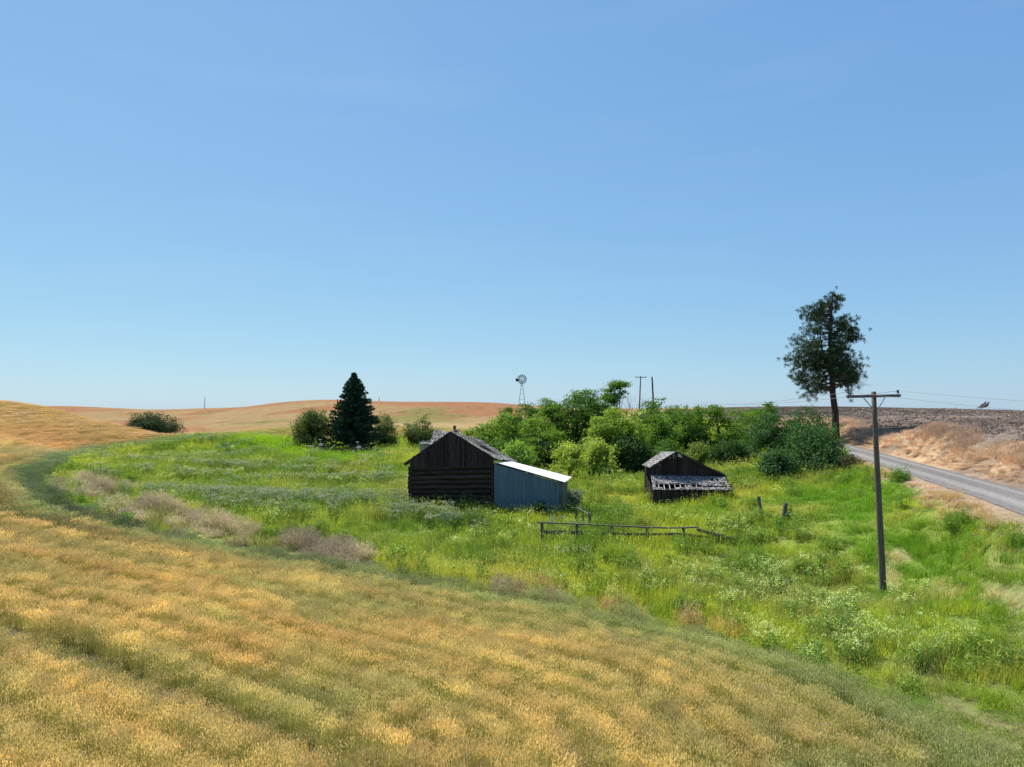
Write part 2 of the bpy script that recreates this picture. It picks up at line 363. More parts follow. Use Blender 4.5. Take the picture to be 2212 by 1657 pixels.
def ground_col(x, y, f=None):
    if f is None: f = fields(x, y)
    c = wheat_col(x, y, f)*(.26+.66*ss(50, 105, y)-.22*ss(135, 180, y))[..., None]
    # far slope: wheel tracks and contour lines
    far = ss(90, 150, y)*(~f['right'])
    w1 = np.abs(((x*.35+y+14*fbm(x/40, y/40, 61, 2)) % 24)-12); w2 = np.abs(((x-.6*y+20*fbm(x/50, y/50, 63, 2)) % 37)-18)
    ln = np.maximum(ss(.6, .1, w1), ss(.5, .1, w2)*.8)*far*ss(.45, .55, fbm(x/30, y/30, 66, 2))
    c = c*(1-.38*ln)[..., None]
    n = fbm(x/3, y/3, 71, 4); n2 = fbm(x/.9, y/.9, 72, 3)
    g = lerp(np.array([.12, .20, .03]), np.array([.24, .29, .06]), ss(.35, .65, n))
    g = lerp(g, np.array([.30, .27, .11]), .5*ss(.5, .7, fbm(x/5, y/5, 77, 3)))
    g = lerp(g, np.array([.36, .33, .16]), .8*pz(Z_TRACK, x, y, .5, 8)); g = lerp(g, np.array([.30, .22, .14]), .8*pz(Z_RUST, x, y, .8, 10))
    c = np.where(f['ins'][..., None], g, c)
    c = np.where((f['ins'] & (f['d'] < 1.2*vn(f['arc']/3, x*0, 8)+.3) & (y > 24))[..., None], np.array([.10, .075, .055]), c)
    # right of the road: dry bank then ploughed soil
    rd = f['rd']; bank = lerp(np.array([.44, .31, .19]), np.array([.27, .20, .145]), ss(.4, .65, fbm(x/2, y/2, 83, 4)))
    furrow = .5+.5*np.sin((x*.25+y*1.0+2*vn(x/9, y/9, 91))*4.6)
    soil = lerp(np.array([.085, .064, .052]), np.array([.24, .19, .155]), np.clip(.55*ss(.3, .7, fbm(x/1.1, y/1.1, 85, 4))+.5*ss(.4, .7, fbm(x/14, y/7, 86, 3))+.14*furrow-.1, 0, 1))
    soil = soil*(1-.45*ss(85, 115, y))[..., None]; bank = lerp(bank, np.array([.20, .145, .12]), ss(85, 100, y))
    w = 5.0+2.4*(fbm(x/4, y/4, 88, 3)-.5)+1.4*ss(60, 80, y)
    c = np.where(f['right'][..., None], lerp(bank, soil, ss(w-.6, w+.6, rd)), c)
    sh = (rd < 3.0+1.2*(n2-.5)) & (y > 5) & (y < 100)
    c = np.where((sh & ~f['right'])[..., None], lerp(np.array([.46, .34, .22]), np.array([.3, .22, .15]), n2), c)
    return c, rd

# ------------------------------------------------------------ ground sheet
def spaced(a, b, s0, centre, grow):
    out = [centre]; s = s0
    while out[-1] < b: out.append(out[-1]+max(s0, s0+grow*(out[-1]-centre-40)))
    lo = [centre]
    while lo[0] > a: lo.insert(0, lo[0]-max(s0, s0+grow*(centre-lo[0]-40)))
    return np.array(lo[:-1]+out)
gx = spaced(-1500, 1500, .5, 0, .022); gy = spaced(-400, 2200, .42, 10, .013)
XX, YY = np.meshgrid(gx, gy); ZZ = hz(XX, YY)
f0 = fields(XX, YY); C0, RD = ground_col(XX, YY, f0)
soilm = f0['right'] & (RD > 5.4) & (YY < 175)
ZZ = ZZ+np.where(soilm, .10*np.sin((XX*.25+YY+2*vn(XX/9, YY/9, 91))*4.6)+.25*(fbm(XX/.9, YY/.9, 93, 2)-.5), 0)*ss(160, 90, YY)
bankm = f0['right'] & (RD > 2.6) & (RD <= 7) & (YY < 110)
ZZ = ZZ+np.where(bankm, .95*(fbm(XX/1.5, YY/1.5, 95, 3)-.45)*ss(2.6, 4.5, RD), 0)
nx, ny = len(gx), len(gy)
me = bpy.data.meshes.new('ground'); me.vertices.add(nx*ny)
me.vertices.foreach_set('co', np.stack([XX, YY, ZZ], -1).astype(np.float32).ravel())
ii = (np.arange(ny-1)[:, None]*nx+np.arange(nx-1)[None]).ravel()
q = np.stack([ii, ii+1, ii+nx+1, ii+nx], 1).astype(np.int32)
me.loops.add(q.size); me.polygons.add(len(q)); me.loops.foreach_set('vertex_index', q.ravel())
me.polygons.foreach_set('loop_start', np.arange(0, q.size, 4, dtype=np.int32)); me.polygons.foreach_set('use_smooth', np.ones(len(q), bool))
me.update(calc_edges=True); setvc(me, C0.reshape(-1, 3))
print('ground', nx, ny)
def groundmat():
    m, n, out = newmat('ground_cover')
    a = nd(n, 'ShaderNodeAttribute', attribute_name='vc'); g = nd(n, 'ShaderNodeNewGeometry')
    def noise(sc_, det, rgh=.6):
        t = nd(n, 'ShaderNodeTexNoise'); t.inputs['Scale'].default_value = sc_; t.inputs['Detail'].default_value = det; t.inputs['Roughness'].default_value = rgh
        n.links.new(g.outputs['Position'], t.inputs[0]); return t.outputs[0]
    n1 = noise(3.5, 6, .75); n2 = noise(.35, 5)
    def ramp(s, a0, a1):
        r = nd(n, 'ShaderNodeMapRange'); r.inputs[1].default_value = .3; r.inputs[2].default_value = .7; r.inputs[3].default_value = a0; r.inputs[4].default_value = a1
        n.links.new(s, r.inputs[0]); return r.outputs[0]
    v = nd(n, 'ShaderNodeVectorMath', operation='SCALE'); n.links.new(a.outputs[0], v.inputs[0]); n.links.new(ramp(n1, .62, 1.3), v.inputs['Scale'])
    v2 = nd(n, 'ShaderNodeVectorMath', operation='SCALE'); n.links.new(v.outputs[0], v2.inputs[0]); n.links.new(ramp(n2, .85, 1.15), v2.inputs['Scale'])
    p = nd(n, 'ShaderNodeBsdfPrincipled'); n.links.new(v2.outputs[0], p.inputs['Base Color']); p.inputs['Roughness'].default_value = 1; p.inputs['Specular IOR Level'].default_value = 0
    b = nd(n, 'ShaderNodeBump'); b.inputs['Strength'].default_value = .7; b.inputs['Distance'].default_value = .25; n.links.new(n1, b.inputs['Height'])
    n.links.new(b.outputs[0], p.inputs['Normal']); n.links.new(p.outputs[0], out.inputs[0]); return m
tag(link('ground', me, groundmat()), 'rolling farmland of wheat slopes, green hollow and ploughed soil', 'ground', kind='structure')

# ------------------------------------------------------------ gravel road
def make_road():
    V = []; C = []; Fc = []; prof = np.linspace(-1.7, 1.7, 21); pts = _smooth(ROADC, 60); pts = pts[pts[:, 1] < 106]
    for i, p in enumerate(pts):
        t = pts[min(i+1, len(pts)-1)]-pts[max(i-1, 0)]; t = t[:2]/np.linalg.norm(t[:2]); nrm = np.array([t[1], -t[0]])
        ragged = 1+.08*(vn(i/3., 0, 5)-.5)
        for s in prof:
            q = p[:2]+nrm*s*ragged
            tr = math.exp(-((abs(s)-.85)/.33)**2); crown = .10*(1-(s/1.7)**2)
            V.append((q[0], q[1], 0)); k = .8+.5*tr+.35*(vn(s*9, i/40., 7)-.5); k *= .9 if abs(s) > 1.7 else 1
            C.append((k, k, k)); V[-1] = (q[0], q[1], crown-.015*tr)
    V = np.array(V); V[:, 2] += hz(V[:, 0], V[:, 1])+.03
    n = len(prof); L = len(pts)
    Fc = [(i*n+k, (i+1)*n+k, (i+1)*n+k+1, i*n+k+1) for i in range(L-1) for k in range(n-1)]
    Fc = [f[::-1] for f in Fc]
    me = bpy.data.meshes.new('road'); me.from_pydata(V.tolist(), [], Fc); me.update(); setvc(me, np.array(C))
    me.polygons.foreach_set('use_smooth', [True]*len(me.polygons))
    tag(link('road', me, solid('gravel', (.115, .105, .095), (.28, .26, .238), (7, 7, 7), rough=1, bump=.6, vc=True, det=8)), 'grey gravel road below the dry bank', 'road', kind='structure')
make_road()

# ------------------------------------------------------------ plant cover made of scattered tufts
def scatter(name, srcs, x, y, scl, tint, mat, label, cat, zoff=-.03, lean=0.):
    n = len(x); z = hz(x, y)+zoff
    me = bpy.data.meshes.new(name); me.vertices.add(n); me.vertices.foreach_set('co', np.stack([x, y, z], 1).astype(np.float32).ravel())
    def attr(nm, ty, arr, key='value'):
        a = me.attributes.new(nm, ty, 'POINT'); a.data.foreach_set(key, arr.ravel())
    rot = np.zeros((n, 3), np.float32); rot[:, 2] = rng.uniform(0, 6.283, n); rot[:, :2] = rng.normal(0, .05, (n, 2))
    attr('rotv', 'FLOAT_VECTOR', rot, 'vector'); attr('sclv', 'FLOAT_VECTOR', scl.astype(np.float32), 'vector')
    attr('var', 'INT', rng.integers(0, len(srcs), n).astype(np.int32))
    t = np.ones((n, 4), np.float32); t[:, :3] = tint; attr('tint', 'FLOAT_COLOR', t, 'color')
    o = link(name, me, None); tag(o, label, cat, kind='stuff')
    g = bpy.data.node_groups.new(name+'_nodes', 'GeometryNodeTree')
    g.interface.new_socket('Geometry', in_out='INPUT', socket_type='NodeSocketGeometry'); g.interface.new_socket('Geometry', in_out='OUTPUT', socket_type='NodeSocketGeometry')
    gi = g.nodes.new('NodeGroupInput'); go = g.nodes.new('NodeGroupOutput'); iop = g.nodes.new('GeometryNodeInstanceOnPoints')
    g2i = g.nodes.new('GeometryNodeJoinGeometry')
    for s in reversed(srcs):
        s.data.materials.clear(); s.data.materials.append(mat)
        oi = g.nodes.new('GeometryNodeObjectInfo'); oi.inputs['Object'].default_value = s; oi.inputs['As Instance'].default_value = True
        g.links.new(oi.outputs['Geometry'], g2i.inputs[0])
    g.links.new(gi.outputs[0], iop.inputs['Points']); g.links.new(g2i.outputs[0], iop.inputs['Instance']); iop.inputs['Pick Instance'].default_value = True
    def na(nm, ty, sock):
        a = g.nodes.new('GeometryNodeInputNamedAttribute'); a.data_type = ty; a.inputs[0].default_value = nm
        out = [s for s in a.outputs if s.enabled and s.name == 'Attribute'][0]; g.links.new(out, iop.inputs[sock])
    na('var', 'INT', 'Instance Index'); na('rotv', 'FLOAT_VECTOR', 'Rotation'); na('sclv', 'FLOAT_VECTOR', 'Scale')
    g.links.new(iop.outputs[0], go.inputs[0])
    md = o.modifiers.new('tufts', 'NODES'); md.node_group = g
    print(name, n); return o
def srcobj(name, quads, cols):
    return bpy.data.objects.new(name, polymesh(name, np.concatenate(quads).reshape(-1, 3), 4, np.concatenate(cols)))
def strips(base, dirx, bend, H, W, seg, lean):
    """curved tapering blades as quads: base (n,2), dirx angle, bend reach, height, width"""
    n = len(base); out = []
    ca, sa = np.cos(dirx), np.sin(dirx); wa, wb = -sa, ca
    def pt(t):
        r = bend*t**1.8; z = H*(t-.18*(bend/np.maximum(H, .01))*t*t)
        return np.stack([base[:, 0]+ca*r+lean*t*t*H, base[:, 1]+sa*r, z], 1)
    for k in range(seg):
        t0, t1 = k/seg, (k+1)/seg; p0, p1 = pt(t0), pt(t1); w0 = W*(1-t0**1.5)*.5; w1 = W*(1-t1**1.5)*.5+.0004
        wv = np.stack([wa, wb, wa*0], 1)
        out.append(np.stack([p0-wv*w0[:, None], p0+wv*w0[:, None], p1+wv*w1[:, None], p1-wv*w1[:, None]], 1))
    return out
def rhombs(c, ax, L, W, rnd=True):
    """leaf or ear plates: centre, long axis, length, width"""
    n = len(c); r = rng.normal(size=(n, 3)); sd_ = np.cross(ax, r); sd_ /= np.linalg.norm(sd_, axis=1)[:, None]+1e-9
    L = np.broadcast_to(L, n)[:, None]/2; W = np.broadcast_to(W, n)[:, None]/2
    return np.stack([c-ax*L, c+sd_*W-ax*L*.1, c+ax*L, c-sd_*W-ax*L*.1], 1)
def unit(v): return v/(np.linalg.norm(v, axis=1)[:, None]+1e-9)
def wheat_src(i, n=150, size=.8):
    b = rng.uniform(-size/2, size/2, (n, 2)); H = rng.normal(.78, .075, n); a = rng.uniform(0, 6.28, n); bd = rng.uniform(.02, .12, n); ln = .05
    st = strips(b, a, bd, H, np.full(n, .009), 1, ln); cols = [np.tile([.62, .68, .45], (n, 1))]*len(st)
    tip = np.stack([b[:, 0]+np.cos(a)*bd+ln*H, b[:, 1]+np.sin(a)*bd, H*(1-.18*bd/H)], 1)
    ax = unit(np.stack([np.cos(a)*.35+.3, np.sin(a)*.35, np.full(n, .9)], 1)+rng.normal(0, .2, (n, 3)))
    v = rng.uniform(.78, 1.25, (n, 1))*np.array([[1, 1, 1]])
    for k in range(2):
        st.append(rhombs(tip+ax*.045, ax, rng.uniform(.08, .115, n), .020)); cols.append(v*[1.12, 1.1, 1.08])
    m = n//2; bl = strips(b[:m], a[:m]+2, rng.uniform(.1, .2, m), H[:m]*.75, np.full(m, .013), 2, ln); st += bl; cols += [np.tile([.50, .62, .38], (m, 1))]*2
    return srcobj('wheat_tuft_%d' % i, st, cols)
def grass_src(i, n=170, size=.9, hh=.5, seed=True):
    b = rng.uniform(-size/2, size/2, (n, 2)); H = rng.uniform(.5, 1.15, n)*hh; a = rng.uniform(0, 6.28, n); bd = rng.uniform(.15, .75, n)*H
    st = strips(b, a, bd, H, rng.uniform(.010, .02, n), 3, .12); v = rng.uniform(.7, 1.3, (n, 1))*np.array([[1., 1, 1]]); v[:, 0] *= rng.uniform(.85, 1.35, n); cols = [v]*3
    if seed:
        m = n//9; bb = rng.uniform(-size/2, size/2, (m, 2)); hh2 = rng.uniform(1.05, 1.5, m)*hh; aa = rng.uniform(0, 6.28, m); bd2 = .2*hh2
        st += strips(bb, aa, bd2, hh2, np.full(m, .007), 1, .1); cols += [np.tile([1.3, 1.15, 1.2], (m, 1))]
        tip = np.stack([bb[:, 0]+np.cos(aa)*bd2+.1*hh2, bb[:, 1]+np.sin(aa)*bd2, hh2*.96], 1)
        ax = unit(np.stack([np.cos(aa)*.5+.3, np.sin(aa)*.5, np.full(m, .8)], 1)); st.append(rhombs(tip, ax, .14, .028)); cols.append(np.tile([1.4, 1.18, 1.9], (m, 1)))
    return srcobj('grass_tuft_%d' % i, st, cols)
def weed_src(i, n=16, size=.9, hh=1.0, top=(2.4, 1.8, 4.5), tops=True, leaf=.07):
    """upright leafy stalks, with pale downy heads"""
    b = rng.uniform(-size/2, size/2, (n, 2)); H = rng.uniform(.65, 1.1, n)*hh; a = rng.uniform(0, 6.28, n); bd = rng.uniform(0, .12, n)
    st = strips(b, a, bd, H, np.full(n, .014), 1, .05); cols = [np.tile([.9, .95, .9], (n, 1))]
    k = 26; t = rng.uniform(.1, 1, (n, k)); an = rng.uniform(0, 6.28, (n, k)); rr = .10*(1.15-t)+.03
    c = np.stack([b[:, None, 0]+np.cos(an)*rr+np.cos(a)[:, None]*bd[:, None]*t**1.8+.05*t*t*H[:, None], b[:, None, 1]+np.sin(an)*rr+np.sin(a)[:, None]*bd[:, None]*t**1.8, H[:, None]*t], 2).reshape(-1, 3)
    ax = unit(np.stack([np.cos(an), np.sin(an), np.full(an.shape, .35)], 2).reshape(-1, 3)+rng.normal(0, .25, (n*k, 3)))
    st.append(rhombs(c, ax, rng.uniform(leaf, leaf*2.4, n*k), leaf*.5)); cols.append(rng.uniform(.6, 1.3, (n*k, 1))*np.array([[1., 1, 1]]))
    if tops:
        m = n*9; j = rng.integers(0, n, m); c = np.stack([b[j, 0]+np.cos(a[j])*bd[j]+.05*H[j], b[j, 1]+np.sin(a[j])*bd[j], H[j]], 1)+rng.normal(0, 1, (m, 3))*[.07, .07, .06]
        st.append(rhombs(c, unit(rng.normal(size=(m, 3))), .06, .045)); cols.append(rng.uniform(.8, 1.2, (m, 1))*np.array([top]))
    return srcobj('weed_tuft_%d' % i, st, cols)
def twig_src(i, n=420, size=.55, hh=.5):
    """a round tangle of fine dry twigs"""
    a = rng.uniform(0, 6.28, n); e = np.arccos(rng.uniform(0, 1, n)); L = rng.uniform(.45, 1.05, n)*size
    d = np.stack([np.cos(a)*np.sin(e), np.sin(a)*np.sin(e), np.cos(e)*hh/size+.1], 1); mid = d*L[:, None]*.6; tip = d*L[:, None]
    ax = unit(d+rng.normal(0, .45, (n, 3)))
    st = [rhombs(tip, ax, .2, .011), rhombs(mid, unit(d+rng.normal(0, .5, (n, 3))), .24, .012), rhombs(tip+rng.normal(0, .04, (n, 3)), unit(rng.normal(size=(n, 3))), .08, .02)]
    return srcobj('twig_tuft_%d' % i, st, [rng.uniform(.7, 1.3, (n, 1))*np.array([[1., 1, 1]])]*3)
def clod_src(i):
    out = []; cols = []
    for k in range(22):
        c = np.array([*rng.uniform(-.5, .5, 2), 0]); s = rng.uniform(.03, .10)
        p = rng.normal(size=(6, 3)); p = unit(p)*s; oc = np.array([[1, 0, 0], [0, 1, 0], [-1, 0, 0], [0, -1, 0], [0, 0, .8], [0, 0, -.8]])*s*rng.uniform(.7, 1.3, (6, 1))
        v = oc+rng.normal(0, .02, (6, 3))+c+[0, 0, s*.3]
        for a, b in ((0, 1), (1, 2), (2, 3), (3, 0)): out.append(np.array([[v[a], v[b], v[4], v[4]]])); cols.append(np.full((1, 3), rng.uniform(.6, 1.4)))
    return srcobj('clod_%d' % i, out, cols)
def jgrid(y0, y1, sp, u=.80, pad=5):
    ys = np.arange(y0, y1, sp); xm = u*y1+pad; xs = np.arange(-xm, xm, sp); X, Y = np.meshgrid(xs, ys); X = X.ravel(); Y = Y.ravel()
    k = np.abs(X) < u*Y+pad; X, Y = X[k], Y[k]
    return X+rng.uniform(-.5, .5, len(X))*sp, Y+rng.uniform(-.5, .5, len(X))*sp
def bands(spec):
    xs, ys, ss_ = [], [], []
    for y0, y1, sp in spec:
        x, y = jgrid(y0, y1, sp); xs.append(x); ys.append(y); ss_.append(np.full(len(x), sp))
    return np.concatenate(xs), np.concatenate(ys), np.concatenate(ss_)
BLD = []      # footprints kept clear of plants: (x0, y0, x1, y1, x2, y2, x3, y3)
def clear(x, y):
    k = np.ones(len(x), bool)
    for b in BLD: k &= ~inpoly(x, y, np.array(b))
    return k

BLD.append([(-7.6, 49.8), (-1.4, 48.5), (3.6, 47.2), (5.0, 51.8), (.2, 54.5), (-6.2, 56.2)])
BLD.append([(10.0, 48.2), (15.0, 48.0), (15.4, 54), (9.6, 54)])
# ------------------------------------------------------------ wheat
x, y, s = bands([(10, 28, .35), (28, 34, .45), (34, 62, .62), (62, 100, .95), (100, 150, 1.5)])
f = fields(x, y); ln = lanes(x, y, f)
k = ~f['ins'] & ~f['right'] & (f['rd'] > 3) & (f['d'] > .15) & (ln+.1*rng.normal(size=len(x)) < .97)
k &= (y < 118) | (rng.random(len(x)) < (150-y)/32)
x, y, s, ln = x[k], y[k], s[k], ln[k]; f = {a: b[k] for a, b in f.items()}
g = wheat_green(x, y, f)
tint = wheat_col(x, y, f)*(1+.75*ss(48, 115, np.hypot(x, y)))[:, None]*(1-.2*np.minimum(ln, .8))[:, None]*rng.uniform(.86, 1.14, (len(x), 1))
hgt = (.82+(.3*(fbm(x/1.3, y/1.3, 140, 3)-.5)+.55*(fbm(f['d']/.75, f['arc']/9, 141, 3)-.5)+.13*np.sin(6.2832*f['d']/1.05+2*vn(f['arc']/11, f['d']/8, 142)))*(1-.7*ss(40, 90, y)))*(1-.36*ln)*(1-.12*g)*(1-.45*ss(70, 110, y))
wx = s/.52*.95
scatter('wheat', [wheat_src(i, 150, .8) for i in range(5)], x, y, np.stack([wx, wx, hgt], 1), tint, leafmat('wheat', .42, True, gloss=.03, tcol=(1.1, 1.02, .7)),
        'ripening wheat, golden with green streaks, covering the near field and left slope', 'wheat')

# ------------------------------------------------------------ hollow: grass, weeds, dry stuff
x, y, s = bands([(12, 34, .6), (34, 62, .85), (62, 125, 1.35)])
f = fields(x, y); k = (f['ins'] & clear(x, y)) & (f['rd'] > 2.5)
x, y, s = x[k], y[k], s[k]; f = {a: b[k] for a, b in f.items()}
dead = pz(Z_DEAD, x, y, 1.1, 1); straw = pz(Z_STRAW, x, y, 1., 2); th = pz(Z_TH1, x, y, 2.2, 3) | pz(Z_TH2, x, y, 2., 4); lush = pz(Z_LUSH, x, y, 2, 5)
pale = pz(Z_PALE, x, y, 2.2, 6); seedz = pz(Z_SEED, x, y, 1., 7); trk = pz(Z_TRACK, x, y, .5, 8); rdz = pz(Z_ROADL, x, y, .6, 9); rst = pz(Z_RUST, x, y, .8, 10)
lawn = pz(Z_LAWN, x, y, 1., 11)
na_, nb_, nc_ = fbm(x/3, y/3, 101, 4), fbm(x/7, y/7, 103, 3), fbm(x/1.1, y/1.1, 105, 3)
tint = lerp(np.array([.105, .235, .022]), np.array([.27, .36, .05]), ss(.34, .62, .6*na_+.4*nb_))
tint = lerp(tint, np.array([.065, .14, .03]), .85*ss(.55, .7, nc_)*(~lawn))
tint = lerp(tint, np.array([.36, .38, .12]), .6*ss(.57, .70, fbm(x/4+9, y/2.2, 107, 4))*(~lush))
tint = lerp(tint, np.array([.15, .33, .01]), .8*(lush & (na_ > .35)))
tint = tint*np.array([1.38, 1.26, 1.05])
tint = lerp(tint, np.array([.42, .41, .14]), .7*(pale & (na_ > .42)))
tint = lerp(tint, lerp(np.array([.13, .30, .015]), np.array([.3, .38, .05]), ss(.45, .6, nb_)), .7*lawn)
tint = lerp(tint, np.array([.16, .25, .05]), .5*th)
tint = lerp(tint, np.array([.33, .35, .15]), .6*(seedz & (nc_ > .46)))
tint = lerp(tint, np.array([.56, .48, .25]), .85*(trk & (nc_ > .3)))
tint = lerp(tint, np.array([.50, .36, .22]), .9*rdz)
tint = lerp(tint, np.array([.24, .16, .08]), .8*(rst & (na_ > .42)))
tint = lerp(tint, np.array([.50, .40, .18]), .85*(straw & (nc_ > .42)))
tint = lerp(tint, np.array([.26, .22, .15]), .7*dead)
tint = tint*rng.uniform(.8, 1.2, (len(x), 1))
hgt = (.55+1.3*(nc_-.3)+.9*(nb_-.5))*np.where(trk, .5, 1)*np.where(rst, .45, 1)*np.where(rdz, .7, 1)*np.where(f['d'] < 1, .7, 1)*np.where(y > 70, 1.15, 1)
pd, _, _, _ = polydist(x, y, [(16.1, 30.2), (14.9, 27.6)]); hgt = np.where(pd < .8, hgt*.4, hgt); nopole = pd > 1.4
grass = [grass_src(i, 150, .9, .62) for i in range(6)]
wx = s/.6*.85
keep = ~((f['d'] < 1.0) & (y > 30) & (rng.random(len(x)) < .6)) & ~(dead & (rng.random(len(x)) < .5))
scatter('meadow_grass', grass, x[keep], y[keep], np.stack([wx, wx, np.maximum(hgt, .25)*(.85+.25*wx)], 1)[keep], tint[keep], leafmat('grass_blade', .5, True, gloss=.015),
        'tall rank grass, bright to yellow green, filling the hollow round the sheds', 'grass')
# broad green weeds in clumps
m = nopole & (nc_ > .55) & (rng.random(len(x)) < .55) & ~lush & ~trk & ~rdz & ~dead & ~th & ~rst & ~lawn
scatter('green_weeds', [weed_src(i, 12, .9, .8, tops=False, leaf=.085) for i in range(4)], x[m], y[m],
        np.stack([wx[m], wx[m], (.6+1.1*(nc_[m]-.35))], 1), lerp(np.array([.12, .24, .03]), np.array([.28, .40, .07]), rng.random(m.sum())), leafmat('weed_leaf', .4, True), 'dark leafy weeds growing in clumps through the meadow grass', 'weeds')
thn = fbm(x/14, y/2.6, 108, 3)
m = th & (rng.random(len(x)) < .12+4.2*(thn-.45))
scatter('grey_topped_weeds', [weed_src(i, 14, .9, 1.15, top=(3.3, 2.05, 8.5)) for i in range(4)], x[m], y[m],
        np.stack([wx[m]*.95, wx[m]*.95, .75+.8*(na_[m]-.35)], 1), lerp(np.array([.085, .17, .035]), np.array([.17, .25, .055]), rng.random(m.sum())), leafmat('grey_weed_leaf', .35, True), 'tall upright weeds with grey lilac heads on the left of the hollow', 'weeds')
m = (nopole & seedz & ~lawn & ~trk & (nc_ > .42) & (rng.random(len(x)) < .42)) | (~lush & ~lawn & ~dead & (na_ > .60) & (rng.random(len(x)) < .2))
scatter('pale_seed_heads', [weed_src(i, 9, .95, .8, top=(3.6, 2.5, 5.), leaf=.045) for i in range(4)], x[m], y[m],
        np.stack([wx[m]*.95, wx[m]*.95, .65+1.0*(nc_[m]-.3)], 1), lerp(np.array([.15, .28, .05]), np.array([.26, .38, .09]), rng.random(m.sum())), leafmat('seed_weed_leaf', .4, True), 'bushy weeds with whitish seed heads round the near pole', 'weeds')
m = (seedz & (y < 24) & (nc_ > .5) & (rng.random(len(x)) < .3))
dn = fbm(x/2.2, y/2.2, 121, 3); m = dead & (rng.random(len(x)) < .15+5*(dn-.38)) | (straw & (nc_ > .5) & (rng.random(len(x)) < .5)) | (rst & (na_ > .5) & (rng.random(len(x)) < .55))
tc_ = lerp(np.array([.48, .395, .295]), np.array([.70, .60, .39]), ss(.42, .6, fbm(x/2.4, y/2.4, 120, 3)))
tc_ = np.where(straw[:, None], np.array([.58, .46, .24]), tc_); tc_ = np.where(rst[:, None], np.array([.30, .21, .15]), tc_)
scatter('dead_weeds', [twig_src(i, 300, .55, .5) for i in range(4)], x[m], y[m], np.stack([wx[m]*1.1, wx[m]*1.1, 1.0+3.6*(dn[m]-.45)+.6*(nc_[m]-.5)], 1), tc_[m]*rng.uniform(.8, 1.15, (m.sum(), 1)), leafmat('dry_twig', .3, True, gloss=0, tcol=(1, .92, .75)),
        'greyish mauve tangle of dead weeds along the field edge', 'dead weeds')

# ------------------------------------------------------------ road bank, verge and clods
x, y, s = bands([(20, 60, .5), (60, 110, .9)])
rd, _, _, _ = polydist(x, y, ROADL); right = inpoly(x, y, np.array([tuple(q[:2]) for q in ROAD]+[(60, 170), (60, 400), (400, 400), (400, -40), (9, -40)]))
wv = 5.0+2.4*(fbm(x/4, y/4, 88, 3)-.5)+1.4*ss(60, 80, y)
m = ((right & (rd > 2.35+.5*vn(x*2, y*2, 3)) & (rd < wv+.4)) | (~right & (rd > 2.25+.5*vn(x*2, y*2, 3)) & (rd < 2.9) & (rng.random(len(x)) < .8))) & (x < 70)
x, y, s, rd = x[m], y[m], s[m], rd[m]; n1 = fbm(x/1.8, y/1.8, 131, 4); n2 = fbm(x/5, y/5, 133, 3)
tint = lerp(np.array([.64, .50, .34]), np.array([.50, .385, .28]), ss(.42, .62, n1)*.9)
tint = np.where((rd < 3.9)[:, None], np.array([.66, .50, .32]), tint)*rng.uniform(.8, 1.15, (len(x), 1))
wx = s/.5
hh = (.6+1.6*(n1-.4))*np.where(rd < 3.6, .4, 1.2)
tw = rng.random(len(x)) < .45
scatter('dry_bank_grass', [grass_src(i, 130, .75, .6, False) for i in range(10, 14)], x[~tw], y[~tw], np.stack([wx, wx, np.maximum(hh, .15)], 1)[~tw], tint[~tw], leafmat('dry_grass', .3, True, gloss=0, tcol=(1.05, .95, .75)),
        'dry tan grass on the bank and verges of the gravel road', 'dry grass')
scatter('dry_bank_brush', [twig_src(i, 260, .5, .5) for i in range(10, 13)], x[tw], y[tw], np.stack([wx, wx, np.maximum(hh*1.1, .15)], 1)[tw], (tint*[1.0, .95, .93])[tw], leafmat('dry_brush', .2, True, gloss=0, tcol=(1, .95, .85)),
        'matted pinkish brown brush on the cut bank above the road', 'dead weeds')
x, y, s = bands([(30, 70, .6), (70, 135, 1.2)])
rd, _, _, _ = polydist(x, y, ROADL); right = inpoly(x, y, np.array([tuple(q[:2]) for q in ROAD]+[(60, 170), (60, 400), (400, 400), (400, -40), (9, -40)]))
m = right & (rd > 4.9+1.2*ss(60, 80, y)+1.2*(fbm(x/3, y/3, 152, 2)-.5)) & (rng.random(len(x)) < .8); x, y, s = x[m], y[m], s[m]
tint = lerp(np.array([.13, .10, .082]), np.array([.23, .185, .15]), ss(.3, .75, fbm(x/2, y/1.2, 151, 3)))*rng.uniform(.7, 1.3, (len(x), 1))
scatter('soil_clods', [clod_src(i) for i in range(5)], x, y, np.stack([s/.6, s/.6, .8+.3*s], 1), tint, leafmat('clod', 0, True, gloss=0), 'brown clods lying on the ploughed field', 'soil', zoff=-.02)

